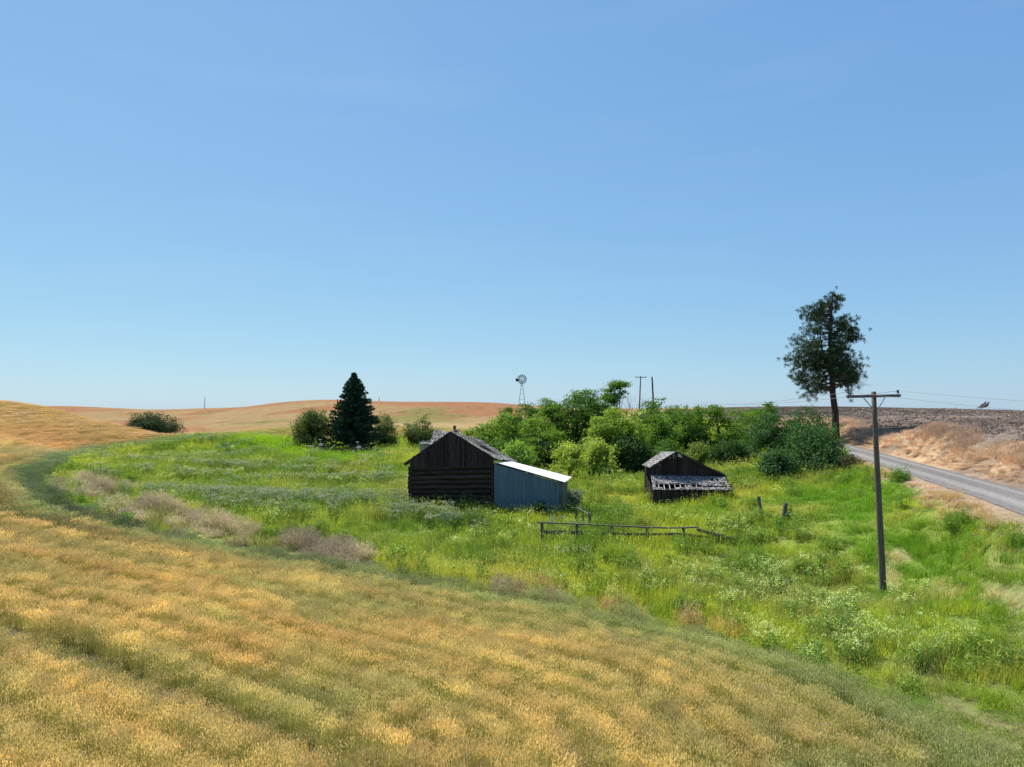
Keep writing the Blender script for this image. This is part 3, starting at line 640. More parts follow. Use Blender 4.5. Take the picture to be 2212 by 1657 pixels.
# ------------------------------------------------------------ trees
LEAF = {k: leafmat(k, t, gloss=g) for k, t, g in (('broad_leaf', .42, .015), ('needle', .12, .02), ('dark_leaf', .32, .015))}
def limb_paths(base, tips, spread=.35, r0=.2):
    """branches from a rising stem to each tip: list of (points, radii)"""
    out = []
    for t in tips:
        t = np.array(t); b = np.array(base); k = random.uniform(.25, .7)
        s = b+(t-b)*np.array([.12, .12, k*.75]); m = (s+t)/2+np.array([random.uniform(-.3, .3), random.uniform(-.3, .3), random.uniform(-.1, .5)])*spread*np.linalg.norm(t-s)*.5
        out.append(([s, (s+m)/2+np.array([0, 0, -.03]), m, t], [r0*.45, r0*.32, r0*.2, r0*.06]))
    return out
def leaves(lobes, n, size, colA, colB, flat=1., shell=.5, drop=.35, up=.5, fine=.72, seed=0, elong=1.):
    """leaf plates spread through lobes (centre, radii): returns quads and colours"""
    L = np.array([[*c, *r] for c, r in lobes], float); vol = (L[:, 3]*L[:, 4]*L[:, 5])**.75; pr = vol/vol.sum()
    j = rng.choice(len(L), n, p=pr); d = unit(rng.normal(size=(n, 3))); rr = rng.uniform(shell**3, 1, n)**(1/3.)
    c = L[j, :3]+d*rr[:, None]*L[j, 3:]
    # little sprays: pull leaves towards random cluster seeds so light and dark clumps and gaps appear
    m = max(8, int(n/48)); jj = rng.choice(len(L), m, p=pr); dd = unit(rng.normal(size=(m, 3))); sc_ = L[jj, :3]+dd*rng.uniform(shell, 1.2, m)[:, None]*L[jj, 3:]
    k = rng.integers(0, m, n); w_ = rng.random(n) < .88
    off = rng.normal(0, 1, (n, 3))*np.array([fine, fine, fine*.55*flat])*size*2.6
    c = np.where(w_[:, None], sc_[k]+off, c); dirn = np.where(w_[:, None], dd[k], d)
    nv = fbm(c[:, 0]*.9+seed, c[:, 2]*.9+c[:, 1]*.6, 200+seed, 2); keep = nv > drop; c, dirn = c[keep], dirn[keep]; kk = k[keep]; n = len(c)
    nrm = unit(dirn*.6+rng.normal(0, .6, (n, 3))+[0, 0, up]); ax = unit(np.cross(nrm, rng.normal(size=(n, 3)))); sdv = np.cross(nrm, ax)
    s = rng.uniform(.45, 1.5, (n, 1))*size*.5
    q = np.stack([c-ax*s*elong, c+sdv*s*.62, c+ax*s*elong, c-sdv*s*.62], 1)
    t = np.clip(.5*rng.random(n)+.5*((kk*7919 % 97)/97.), 0, 1)[:, None]
    return q, np.array(colA)*(1-t)+np.array(colB)*t
def tree(name, label, cat, group, base, lobes, leafn, leafs, colA, colB, trunk_r=.18, mat='broad_leaf', shell=.5, drop=.36, flat=1., top=None, bark='bark', bare=0, elong=1., up=.5, lean=(0, 0), seed=0):
    r = empty(name, base, label, cat, group); lob = [(np.array(c, float), np.array(q, float)) for c, q in lobes]
    q, c = leaves(lob, leafn, leafs, colA, colB, flat, shell, drop, up, seed=seed, elong=elong)
    link('crown', polymesh('crown', q.reshape(-1, 3), 4, c), LEAF[mat], r)
    m = MB(); H = max(cc[2] for cc, _ in lob); tp = top or H*.75
    cx = np.mean([cc[0] for cc, _ in lob])*.5; cy = np.mean([cc[1] for cc, _ in lob])*.5
    tpts = [np.array([cx*t*t+.25*math.sin(5*t+seed), cy*t*t+.2*math.cos(4*t+seed)-.2, tp*t-.4*(1-t)]) for t in (0, .15, .35, .6, .8, 1)]
    m.tube(tpts, [trunk_r*1.25, trunk_r, trunk_r*.85, trunk_r*.6, trunk_r*.4, trunk_r*.15], 8, .15)
    for pts, rad in limb_paths(tpts[1], [cc*np.array([1, 1, 1])+np.array([0, 0, -.1]) for cc, _ in lob], r0=trunk_r): m.tube(pts, rad, 5, cap=False)
    for i in range(int(leafn/1100)+4):
        cc, qq = lob[rng.integers(len(lob))]; e = cc+unit(rng.normal(size=(1, 3)))[0]*qq*1.0; s_ = cc+(rng.normal(0, .15, 3))*qq
        m.tube([s_, (s_+e)/2+rng.normal(0, .08, 3), e], [trunk_r*.2, trunk_r*.12, .012], 4, cap=False)
    m.build('trunk', M[bark], r, True)
    return r
def px_lobes(base, Y, spec, dep=1.):
    """lobes from measured outlines: (col, row, half width, half height[, forward shift m]) in picture units at distance Y"""
    out = []
    for s in spec:
        p = at(s[0], s[1], Y); k = Y/F; dy = s[4] if len(s) > 4 else rng.uniform(-.8, .8)
        out.append((p-base+np.array([0, dy, 0]), np.array([s[2]*k, max(s[2], s[3])*k*dep, s[3]*k])))
    return out
def spread_lobes(base, Y, x0, x1, ytop, ybot, n, prof=None, rmin=.16, rmax=.30, seed=0, dep=.9):
    rs = random.Random(seed); out = []; rmin *= 1.35; rmax *= 1.4; n = int(n*1.5); L = []
    for i in range(n):
        for _ in range(60):
            u = rs.uniform(-1, 1); v = rs.uniform(-.05, 1); lim = (1-abs(u)**2.6) if prof is None else prof(u)
            if v < lim: break
        r = rs.uniform(rmin, rmax)*min((x1-x0)*.8, ybot-ytop)*(1 if v < .75 else .8)
        L.append([u, v, r, rs.uniform(.7, .95), rs.uniform(-1, 1)*math.sqrt(max(.05, 1-u*u))])
    W = (x1-x0)/2; cx = (x0+x1)/2; H_ = ybot-ytop
    for u, v, r, fl_, dy in L: out.append([cx+u*(W-r*.8), ybot-r*.4-v*(H_-r*1.2), r, fl_, dy])
    lo = min(q[0]-q[2]*1.1 for q in out); hi = max(q[0]+q[2]*1.1 for q in out); tp = min(q[1]-q[2]*q[3] for q in out); sx = (x1-x0)/(hi-lo)
    k = Y/F; res = []
    for q in out:
        px_ = x0+(q[0]-lo)*sx; py_ = ybot-(ybot-q[1])*(ybot-ytop)/(ybot-tp)
        res.append((at(px_, py_, Y)-base+np.array([0, q[4]*W*k*dep, 0]), np.array([q[2]*1.12, q[2]*1.12, q[2]*q[3]])*k))
    return res
def gbase(px, Y): d = ray(px, 900); return np.array([d[0]*Y, Y, h1(d[0]*Y, Y)])
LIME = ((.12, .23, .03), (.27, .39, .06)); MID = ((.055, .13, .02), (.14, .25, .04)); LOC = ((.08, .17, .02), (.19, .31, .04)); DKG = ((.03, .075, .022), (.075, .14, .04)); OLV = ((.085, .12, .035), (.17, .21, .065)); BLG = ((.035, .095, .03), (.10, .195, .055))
GV = 'trees of the thicket behind the sheds'
spec = [ # name, label, centre col, Y, x0, x1, top, bottom, lobes, leaves, leaf size, colours, extra
 ('box_elder_tree', 'light green box elder just right of the ruined house roof, behind the barn gable', 1042, 80, 1000, 1090, 900, 985, 12, 9000, .22, LIME, {}),
 ('box_elder_tree', 'light green box elder showing above the middle of the right roof slope of the barn', 1092, 78, 1055, 1150, 893, 985, 13, 10000, .22, LIME, {}),
 ('locust_tree', 'small round green locust just below the windmill at the left end of the thicket', 1112, 90, 1084, 1136, 876, 940, 8, 5000, .22, MID, {}),
 ('locust_tree', 'small green locust directly right of the windmill foot on the thicket skyline', 1150, 92, 1122, 1178, 868, 940, 8, 5500, .22, MID, {}),
 ('locust_tree', 'rounded deep green locust on the left shoulder of the thicket', 1188, 86, 1150, 1232, 859, 950, 13, 11000, .22, LOC, {}),
 ('locust_tree', 'broad dark locust forming the highest mass of the thicket', 1245, 84, 1190, 1312, 835, 985, 24, 21000, .22, MID, {}),
 ('locust_tree', 'dark green locust with ragged top between the highest mass and the leafy tuft', 1302, 86, 1262, 1345, 842, 960, 14, 13000, .22, MID, {}),
 ('box_elder_tree', 'yellow green box elder in the front left of the thicket, above the tin shed', 1160, 76, 1105, 1222, 897, 1000, 16, 15000, .22, LIME, {}),
 ('black_locust_tree', 'tall thin locust with one leafy tuft standing above all the others', 1330, 88, 1290, 1352, 822, 870, 0, 4200, .2, LOC, {'tuft': 1}),
 ('maple_tree', 'large dense round maple with a bright yellow green top in the middle of the thicket', 1332, 74, 1266, 1398, 876, 1008, 24, 26000, .24, ((.17, .27, .03), (.34, .44, .07)), {}),
 ('locust_tree', 'high dark green locust in front of the leaning bare pole', 1408, 84, 1368, 1446, 855, 990, 22, 15000, .22, MID, {}),
 ('locust_tree', 'open yellow green locust with a dark slanting trunk, behind the small shed', 1428, 77, 1392, 1462, 890, 1000, 12, 8000, .22, LOC, {'slant': 1}),
 ('locust_tree', 'flat topped green locust right of the slanting trunk, its crown even with the ploughed skyline', 1487, 80, 1448, 1532, 875, 1005, 16, 14000, .22, LOC, {}),
 ('locust_tree', 'flat topped green locust at the right end of the thicket, next to the bare crown', 1552, 79, 1512, 1592, 874, 1008, 16, 14000, .22, LOC, {}),
 ('locust_tree', 'low yellow green locust between the thicket and the dark bushes by the road', 1622, 82, 1580, 1672, 880, 1000, 14, 11000, .22, LOC, {}),
 ('locust_tree', 'green locust at the back, between the slanting locust and the flat topped pair', 1458, 95, 1425, 1500, 877, 950, 12, 9000, .24, MID, {}),
 ('locust_tree', 'green locust at the back of the thicket, just left of the small umbrella shaped tree', 1606, 98, 1575, 1640, 881, 950, 10, 7000, .24, LOC, {}),
 ('sumac_tree', 'small flat umbrella shaped tree standing on the skyline left of the pine', 1655, 118, 1632, 1682, 865, 900, 5, 1800, .22, LOC, {}),
]
for i, (nm, lab, cxp, Y, x0, x1, yt, yb, nl, ln_, ls, cc, ex) in enumerate(spec):
    b = gbase(cxp, Y)
    if ex.get('tuft'):
        lob = px_lobes(b, Y, [(1340, 829, 13, 6, 0), (1328, 834, 12, 6, .3), (1352, 833, 9, 4, -.3), (1318, 843, 10, 6, 0), (1336, 838, 9, 4, .4), (1343, 846, 10, 7, 0), (1330, 857, 13, 8, .2), (1310, 858, 12, 8, 0), (1326, 868, 12, 8, .5)])
        tree(nm, lab, 'tree', GV, b, lob, ln_, ls, *cc, trunk_r=.2, shell=.1, drop=.3, flat=.6, seed=i, top=6.2)
    else:
        lob = spread_lobes(b, Y, x0, x1, yt, yb, nl, seed=i*3+1, prof=(lambda u: 1-abs(u)**5*.6) if nl > 13 and i > 9 else None, rmin=.15, rmax=.27)
        tree(nm, lab, 'tree', GV, b, lob, int(ln_*1.9), ls*.95, *cc, trunk_r=.22, flat=.45, seed=i, drop=.40, shell=.7, lean=(0, 0))
# bushes in front
def bush(name, lab, group, cxp, Y, x0, x1, yt, yb, nl, ln_, ls, cc, **k):
    b = gbase(cxp, Y); lob = spread_lobes(b, Y, x0, x1, yt, yb, nl, seed=int(cxp)+nl, rmin=k.pop('rmin', .18), rmax=k.pop('rmax', .32))
    return b, tree(name, lab, k.pop('cat', 'bush'), group, b, lob, ln_, ls, *cc, trunk_r=k.pop('trunk_r', .08), seed=nl, **k)
b, eld = bush('elder_bush', 'round elder bush with white flower heads against the right roof slope of the log barn', None, 1112, 61, 1080, 1146, 950, 1012, 12, 15000, .16, ((.18, .32, .04), (.36, .50, .10)))
FLW = solid('elder_flower', (.6, .6, .5), (.8, .8, .7), bump=0)
for i in range(40):
    a = random.uniform(0, 6.28); e = random.uniform(-.2, 1.3); p = Vector((math.cos(a)*math.cos(e)*1.35, math.sin(a)*math.cos(e)*1.25, 1.75+math.sin(e)*1.15))
    m = MB(); m.tube([p, p+Vector((0, 0, .035))], [.10, .07], 7); m.build('flower_head', FLW, eld)
GB = 'bright low bushes at the foot of the thicket'
bush('maple_sapling', 'bright yellow green sapling clump at the foot of the dark trees, left half', GB, 1232, 65, 1196, 1268, 956, 1012, 9, 11000, .2, ((.27, .36, .05), (.48, .56, .12)))
bush('maple_sapling', 'bright yellow green sapling clump at the foot of the dark trees, taller right half', GB, 1285, 66, 1255, 1318, 944, 1012, 9, 10000, .2, ((.27, .36, .05), (.48, .56, .12)))
bush('green_shrub', 'olive green shrub directly behind the small shed roof', None, 1508, 60, 1482, 1540, 953, 1010, 8, 8000, .15, ((.14, .20, .04), (.27, .33, .08)))
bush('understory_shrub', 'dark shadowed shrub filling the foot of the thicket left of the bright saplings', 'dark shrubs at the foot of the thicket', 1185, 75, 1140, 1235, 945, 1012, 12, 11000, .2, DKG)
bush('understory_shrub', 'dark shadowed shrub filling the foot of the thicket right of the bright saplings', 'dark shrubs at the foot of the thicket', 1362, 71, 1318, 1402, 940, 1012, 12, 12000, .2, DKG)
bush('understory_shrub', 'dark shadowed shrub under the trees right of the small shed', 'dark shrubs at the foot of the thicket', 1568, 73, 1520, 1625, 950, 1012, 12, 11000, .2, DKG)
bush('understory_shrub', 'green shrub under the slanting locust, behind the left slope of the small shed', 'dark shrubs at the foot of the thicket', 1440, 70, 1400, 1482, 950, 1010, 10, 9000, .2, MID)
bush('sage_shrub', 'grey green shrub crowding the right end wall of the tin lean-to', None, 1238, 47.6, 1222, 1254, 1052, 1100, 6, 5000, .09, ((.16, .20, .12), (.34, .38, .28)))
bush('weed_clump', 'low dark weed clump growing against the tin lean-to wall', None, 1160, 46.6, 1140, 1182, 1082, 1106, 4, 1500, .08, DKG)
GR = 'dark bushes beside the road'
bush('plum_bush', 'tall dark green bush at the back of the roadside clump, below the pine', GR, 1745, 66, 1690, 1800, 872, 1010, 16, 22000, .17, BLG, mat='dark_leaf', up=.3)
bush('plum_bush', 'dark green bush at the left of the roadside clump, reaching over the thicket edge', GR, 1672, 64, 1622, 1722, 885, 1015, 16, 20000, .17, BLG, mat='dark_leaf', up=.3)
bush('plum_bush', 'largest roadside bush, dense and dark, its right side touching the gravel road', GR, 1765, 56, 1706, 1826, 908, 1040, 20, 32000, .16, BLG, mat='dark_leaf', up=.3)
bush('plum_bush', 'low grey green bush at the front left foot of the roadside clump', GR, 1678, 54, 1638, 1722, 968, 1034, 11, 15000, .15, BLG, mat='dark_leaf')
bush('shrub', 'low dark rusty shrub between the largest roadside bush and the road', None, 1838, 52, 1815, 1866, 985, 1040, 7, 6000, .14, ((.04, .045, .02), (.12, .10, .05)), mat='dark_leaf')
GF = 'trees beside the spruce'
bush('apple_tree', 'dense olive green tree spreading on the left side of the dark spruce', GF, 674, 98, 630, 716, 884, 970, 15, 19000, .22, OLV, cat='tree', trunk_r=.2)
bush('apple_tree', 'open grey green tree partly hidden behind the right side of the spruce', GF, 835, 104, 806, 860, 894, 966, 10, 9500, .2, OLV, cat='tree', trunk_r=.2, mat='dark_leaf')
bush('apple_tree', 'lone round grey green tree left of the ruined house', GF, 908, 100, 873, 944, 898, 966, 12, 13000, .2, OLV, cat='tree', trunk_r=.22, mat='dark_leaf')
b, _ = bush('willow_thicket', 'long low dark thicket sunk in the dip of the far left wheat slope', None, 337, 136, 276, 398, 889, 940, 20, 24000, .24, ((.035, .065, .03), (.09, .13, .055)), mat='dark_leaf')

# bare branching wood
def branch(m, p, d, L, r, n, rs, curl=.35):
    pts = [p]; q = Vector(p); d = Vector(d)
    for i in range(4):
        d = (d+Vector((rs.uniform(-1, 1), rs.uniform(-1, 1), rs.uniform(-.5, .8)))*curl*.5).normalized(); q = q+d*L/4; pts.append(q.copy())
    m.tube(pts, [r, r*.85, r*.7, r*.55, r*.4], 4, cap=False)
    if n > 0:
        for i in range(rs.choice((2, 3, 3))):
            k = rs.choice((2, 3, 4)); nd_ = (d+Vector((rs.uniform(-1, 1), rs.uniform(-1, 1), rs.uniform(-.4, .7)))*.9).normalized()
            branch(m, pts[k], nd_, L*rs.uniform(.55, .8), r*.5, n-1, rs, curl)
for j, (lab, px_, Y, ptop, hh, dx, dep, sd_) in enumerate([
    ('leafless grey crown curving beside the leafy tuft of the tall locust', 1362, 87, 838, 4.6, .5, 4, 3),
    ('leafless branching crown rising over the right end of the thicket', 1578, 80, 866, 4.4, .4, 4, 5),
    ('single forked bare snag poking above the flat green crowns', 1503, 81, 858, 2.6, .5, 2, 8),
    ('small bare snag right of the windmill on the thicket skyline', 1208-4, 90, 856, 2.6, -.1, 2, 12),
    ('dead twiggy top left of the leafy tuft on the highest part of the thicket', 1290, 85, 834, 2.4, -.4, 3, 21)]):
    b = gbase(px_, Y); top = at(px_, ptop, Y); zs = top[2]-b[2]-hh; r = empty('dead_tree', b, lab, 'dead tree', 'bare dead trees in the thicket')
    rs = random.Random(sd_); m = MB(); m.tube([(0, 0, -.3), (.1, 0, zs*.5), (0, 0, zs+.1)], [.14, .11, .08], 6, cap=False); m.build('trunk', M['dead'], r)
    m = MB()
    for k in range(2 if dep < 4 else 3): branch(m, (0, 0, zs), Vector((dx+rs.uniform(-.5, .5), rs.uniform(-.4, .4), 1)).normalized(), hh*.45, .06 if dep > 3 else .05, dep, rs)
    m.build('branches', M['dead'], r)

# spruce
def spruce():
    Y = 98.; b = gbase(765, Y); k = Y/F; r = empty('spruce_tree', b, 'tall dark conical spruce rising above the farm machinery', 'tree')
    H = at(765, 805, Y)[2]-b[2]; Q = []; m = MB(); m.tube([(0, 0, -.3), (0, 0, H*.5), (0, 0, H*.99)], [.28, .17, .02], 8, .1); m.build('trunk', M['bark'], r, True); bm = MB()
    for i in range(420):
        t = random.random()**.8; z = .35+t*(H-.5); a = random.uniform(0, 6.28)
        R_ = 4.8*(1-(z/H))**.74*(1.0 if z > H*.22 else .75+1.1*(z/H))*random.uniform(.68, 1.16)*(1.04 if math.cos(a) < 0 else .96); R_ = max(R_, .12)
        n = max(int(R_*22), 8); s = rng.uniform(.08, 1, n); droop = -.30*s*R_+.22*s**3*R_
        c = np.stack([np.cos(a)*R_*s, np.sin(a)*R_*s, z+droop+.12*R_], 1)+rng.normal(0, .11, (n, 3))*(1.1-s[:, None]*.6)*[1.3, 1.3, 1]
        ax = unit(np.tile([math.cos(a), math.sin(a), -.1], (n, 1))+rng.normal(0, .5, (n, 3)))
        Q.append(rhombs(c, ax, rng.uniform(.3, .55, n), rng.uniform(.10, .2, n)))
        Q.append(rhombs(c+[0, 0, -.12], unit(ax*[.4, .4, 1]-[0, 0, .8]), rng.uniform(.2, .4, n), .12))
        if i % 6 == 0: bm.tube([(0, 0, z), (math.cos(a)*R_*.9, math.sin(a)*R_*.9, z-.1*R_)], [.04, .01], 4, cap=False)
    Q = np.concatenate(Q); t = rng.random((len(Q), 1)); c = np.array([.016, .045, .024])*(1-t)+np.array([.045, .092, .042])*t
    link('crown', polymesh('crown', Q.reshape(-1, 3), 4, c), LEAF['needle'], r); bm.build('branches', M['bark'], r)
spruce()

# ponderosa pine
def pine():
    Y = 78.; b = gbase(1805, Y); k = Y/F; r = empty('pine_tree', b, 'tall ponderosa pine with a bare lower trunk standing on the bank beyond the road', 'tree')
    def W(px_, py_, dy=0): p = at(px_, py_, Y)-b; return np.array([p[0], p[1]+dy, p[2]])
    tr = [W(1806, 922), W(1804, 890), W(1799, 850), W(1797, 810), W(1795, 770), W(1793, 730), W(1794, 690), W(1797, 655), W(1799, 634)]; tr[0][2] = -.4
    m = MB(); m.tube(tr, [.42, .34, .31, .28, .25, .2, .14, .08, .03], 10, .12)
    m.tube([W(1797, 815), W(1788, 790, .3), W(1780, 755, .5), W(1776, 715, .6)], [.22, .18, .12, .04], 7, cap=False); m.build('trunk', M['pinebark'], r, True)
    prof = [(633, 16, 16), (650, 26, 26), (668, 60, 27), (690, 62, 40), (703, 80, 44), (722, 72, 55), (742, 78, 60), (752, 106, 56), (770, 92, 62), (790, 88, 60), (805, 82, 58), (822, 94, 50), (840, 104, 46), (852, 106, 30)]
    ys = [p[0] for p in prof]; Lw = [p[1] for p in prof]; Rw = [p[2] for p in prof]
    bm = MB(); T = []
    for i in range(138):
        y = random.triangular(634, 858, 800) if i > 20 else random.uniform(634, 690); a = random.uniform(0, 6.28); l, rr = np.interp(y, ys, Lw), np.interp(y, ys, Rw)
        cxp = 1797; wd = (l*(1-math.cos(a))/2+rr*(1+math.cos(a))/2)*k*random.uniform(.66, 1.12)
        if y > 815 and math.cos(a) > .3 and random.random() < .6: continue
        s = W(cxp, min(y+random.uniform(4, 14), 846)); e = s+np.array([math.cos(a)*wd, math.sin(a)*wd*.85, random.uniform(-.05, .45)*wd*(1 if y < 800 else -.4)])
        e[2] = W(cxp, y)[2]+random.uniform(-.2, .3)-(.9 if y > 835 else 0)*random.random()
        md_ = (s+e)/2+np.array([0, 0, -.1*wd]); bm.tube([s, md_, e], [.055+.006*wd, .04, .015], 5, cap=False)
        nt_ = int(4+wd*4)
        for q in range(nt_):
            t = random.uniform(.35, 1.02)**.7; p = s+(e-s)*t+np.array([0, 0, -.1*wd*4*t*(1-t)]); p = p+rng.normal(0, 1, 3)*np.array([.38, .38, .44])*(.5+wd*.12); T.append(p)
            if q % 3 == 0: bm.tube([s+(e-s)*t*.85, p], [.02, .008], 3, cap=False)
    for q in range(26):
        p = W(random.gauss(1752, 9), random.uniform(835, 866), random.uniform(-1, 1)); T.append(p)
    for q in range(10): T.append(W(random.gauss(1838, 6), random.uniform(838, 868), random.uniform(-1, 1)))
    T = np.array(T); n = len(T); kk = 24; P_ = np.repeat(T, kk, 0); d = unit(rng.normal(size=(n*kk, 3))+[0, 0, .35]); L = rng.uniform(.26, .42, n*kk)
    Q = rhombs(P_+d*L[:, None]*.5, d, L, .045); t = np.repeat(rng.random((n, 1)), kk, 0); c = np.array([.026, .056, .022])*(1-t)+np.array([.095, .135, .05])*t
    link('crown', polymesh('crown', Q.reshape(-1, 3), 4, c), LEAF['needle'], r); print('pine tufts', n)
    bm.build('branches', M['pinebark'], r)
    dm = MB(); rs = random.Random(4)
    for (x0, y0, x1, y1) in [(1800, 822, 1842, 812), (1801, 842, 1850, 822), (1801, 838, 1838, 830), (1798, 835, 1772, 850), (1800, 812, 1836, 800)]:
        s, e = W(x0, y0), W(x1, y1, rs.uniform(-1, 1)); dm.tube([s, (s+e)/2+[0, 0, .25], e], [.075, .055, .03], 5, cap=False)
        for q in range(5): branch(dm, Vector(s+(e-s)*rs.uniform(.55, 1)), Vector((.7 if x1 > x0 else -.6, rs.uniform(-.5, .5), rs.uniform(-.9, .2))), 1.1, .022, 2, rs)
    dm.build('dead_limbs', M['dead'], r)
pine()

# ------------------------------------------------------------ log barn with tin lean-to
def barn():
    o = Vector(G(888, 1087, 50.0)); r = empty('log_barn', o, 'old dark log barn with a boarded gable and a bluish tin lean-to', 'barn')
    A = lambda px_, py_, Y, dy=0: Vector(at(px_, py_, Y))-o+Vector((0, dy, 0))
    dep = Vector((1.40, 6.5, 0)); fl = A(888, 1008, 50.0); fr = A(1068, 1001, 48.7); n = Vector((-fr.y+fl.y, fr.x-fl.x, 0)).normalized()
    bl, br = fl+dep+Vector((0, 0, -.25)), fr+dep+Vector((0, 0, -.6)); zb = -.75
    # log walls
    def logs(a, b, name, gap=.02, skip=None, over=.22, N=11, wav=.03):
        m = MB(); d = (b-a); d.z = 0; d.normalize()
        for i in range(N):
            t = (i+.5)/N; za = zb+(a.z-zb)*t; zz = zb+(b.z-zb)*t; rr = (min(a.z, b.z)-zb)/N/2
            P0 = Vector((a.x, a.y, za))-d*over*random.uniform(.4, 1); P1 = Vector((b.x, b.y, zz))+d*over*random.uniform(.4, 1)
            segs = [(0, 1)] if not (skip and i < skip[2]) else [(0, skip[0]), (skip[1], 1)]
            for s0, s1 in segs:
                pts = []; K = max(3, int(10*(s1-s0)))
                for j in range(K+1):
                    s = s0+(s1-s0)*j/K; p = P0.lerp(P1, s); p.z += random.uniform(-wav, wav)*.6; p.y += random.uniform(-wav, wav); pts.append(p)
                m.tube(pts, [rr*random.uniform(.99, 1.07) for _ in pts], 9, .05)
        return m.build(name, M['log'], r, True)
    logs(fl, fr, 'log_wall'); logs(fl, bl, 'log_wall', over=.2); logs(fr, br, 'log_wall'); logs(bl, br, 'log_wall', skip=(.3, .75, 8))
    m = MB()                                           # near-black upright planks painting the interior shade behind the slits between logs
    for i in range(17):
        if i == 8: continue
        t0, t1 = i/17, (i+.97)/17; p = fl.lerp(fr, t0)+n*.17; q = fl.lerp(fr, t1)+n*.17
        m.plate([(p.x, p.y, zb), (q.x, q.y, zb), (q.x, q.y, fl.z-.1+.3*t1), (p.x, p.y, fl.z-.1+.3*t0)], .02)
    m.build('interior_shade_planks', M['dark'], r)
    le = lambda a, b, w_: MB().tube([a, b], [w_, w_], 8, .1).build('log_end', M['log'], r, True)     # notched corner ends
    for i in range(11):
        z = zb+(fl.z-zb)*(i+.02)/11; le(Vector((fl.x-.02, fl.y-.25*random.uniform(.5, 1), z)), Vector((fl.x+.03, fl.y+.6, z)), .13)
        z = zb+(fr.z-zb)*(i+.02)/11; le(Vector((fr.x-.12, fr.y-.22*random.uniform(.5, 1), z)), Vector((fr.x-.05, fr.y+.6, z)), .12)
    # gable
    ap = A(974, 934, 49.35); el = A(874, 1003, 50.1); er = A(1071, 993, 48.6)
    m = MB(); N = 40
    for i in range(N):
        t0, t1 = i/N, (i+.965+random.uniform(-.03, .02))/N
        def top(t):
            x = fl.x+(fr.x-fl.x)*t
            return (el.z+(ap.z-el.z)*(x-el.x)/(ap.x-el.x) if x < ap.x else ap.z+(er.z-ap.z)*(x-ap.x)/(er.x-ap.x))-.05
        p, q = fl.lerp(fr, t0)-n*(.20+random.uniform(0, .015)), fl.lerp(fr, t1)-n*.2; j = random.uniform(-.05, .03)
        if top(t0)-p.z < .05: continue
        m.plate([(p.x, p.y, p.z-.12+j), (q.x, q.y, q.z-.12+j), (q.x, q.y, top(t1)), (p.x, p.y, top(t0))], .022)
    m.build('gable_boards', M['board'], r)
    m = MB(); p, q = fl-n*.17, fr-n*.17; m.beam(p+Vector((0, 0, -.12)), q+Vector((0, 0, -.12)), .06, .16); m.build('gable_sill', M['board'], r)
    # roof
    rb, eb, lb = A(1029, 946, 55.8), A(1116, 997, 55.0), bl+Vector((-.5, .2, .05))
    rf = ap+Vector((0, -.12, .06)); erf = er+Vector((.02, -.12, .05)); elf = el+Vector((0, -.12, .04))
    def slope(name, a, b, c, d, rows, mat, rough=.04, lift=.03):
        """shingle courses between eave a-b and ridge d-c"""
        m = MB()
        for i in range(rows):
            t0, t1 = i/rows-.02, (i+1.25)/rows
            nsh = 30
            for j in range(nsh):
                if random.random() < .05: continue
                s0, s1 = j/nsh, (j+.93)/nsh; dt = random.uniform(-.4, .25)/rows; t00 = max(-.03, t0+dt)
                P_ = lambda s, t: a.lerp(b, s).lerp(d.lerp(c, s), min(t, 1.0))
                nn = (b-a).cross(d-a).normalized()
                if nn.z < 0: nn = -nn
                sag = -.16*math.sin(math.pi*s0)*math.sin(math.pi*min(max(t0, 0), 1)); up_ = nn*(lift+random.uniform(0, rough))+Vector((0, 0, sag))
                q4 = [P_(s0, t00)+up_, P_(s1, t00)+up_+nn*random.uniform(-.01, .02), P_(s1, t1)+nn*.005+Vector((0, 0, sag)), P_(s0, t1)+nn*.005+Vector((0, 0, sag))]
                m.plate(q4, .015)
        return m.build(name, mat, r)
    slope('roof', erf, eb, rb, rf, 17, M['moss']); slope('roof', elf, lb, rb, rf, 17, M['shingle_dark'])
    m = MB()
    for a_, b_ in ((elf, rf), (erf, rf)):
        m.beam(a_+Vector((0, .03, -.07)), b_+Vector((0, .03, -.07)), .04, .15)
    m.build('barge_board', M['board'], r)
    m = MB()
    for i in range(9):
        t = .05+i/9.; 
        for a_, b_, c_ in ((elf, lb, 0), (erf, eb, 0)): m.beam(a_.lerp(b_, t)+Vector((0, 0, -.08)), rf.lerp(rb, t)+Vector((0, 0, -.12)), .07, .09)
    m.build('rafter', M['board'], r)
    # lean-to
    s0 = A(1067.5, 1000.5, 48.45); s1 = A(1207, 1041, 47.2); s2 = A(1226, 1032, 50.9); z0 = zb-.1
    m = MB()
    def corrug(p, q, zt0, zt1, zb_, nrib, nm, lab=None):
        m = MB(); V = []; Fc = []; K = nrib*4; d = (q-p); d.z = 0; nn = Vector((d.y, -d.x, 0)).normalized()
        for i in range(K+1):
            t = i/K; x = p.lerp(q, t); off = nn*(.012*math.sin(2*math.pi*i/4)); zt = zt0+(zt1-zt0)*t
            V += [(x.x+off.x, x.y+off.y, zb_), (x.x+off.x, x.y+off.y, zt)]
        for i in range(K): Fc.append((2*i, 2*i+2, 2*i+3, 2*i+1))
        m.add(V, Fc); ob = m.build(nm, M['tin'], r); md = ob.modifiers.new('thick', 'SOLIDIFY'); md.thickness = .008
        return ob
    mid = .62
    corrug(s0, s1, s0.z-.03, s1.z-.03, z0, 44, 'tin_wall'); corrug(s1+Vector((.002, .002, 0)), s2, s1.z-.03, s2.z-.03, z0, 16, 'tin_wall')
    m = MB(); a_, b_ = s0-n*.022, s1-n*.022
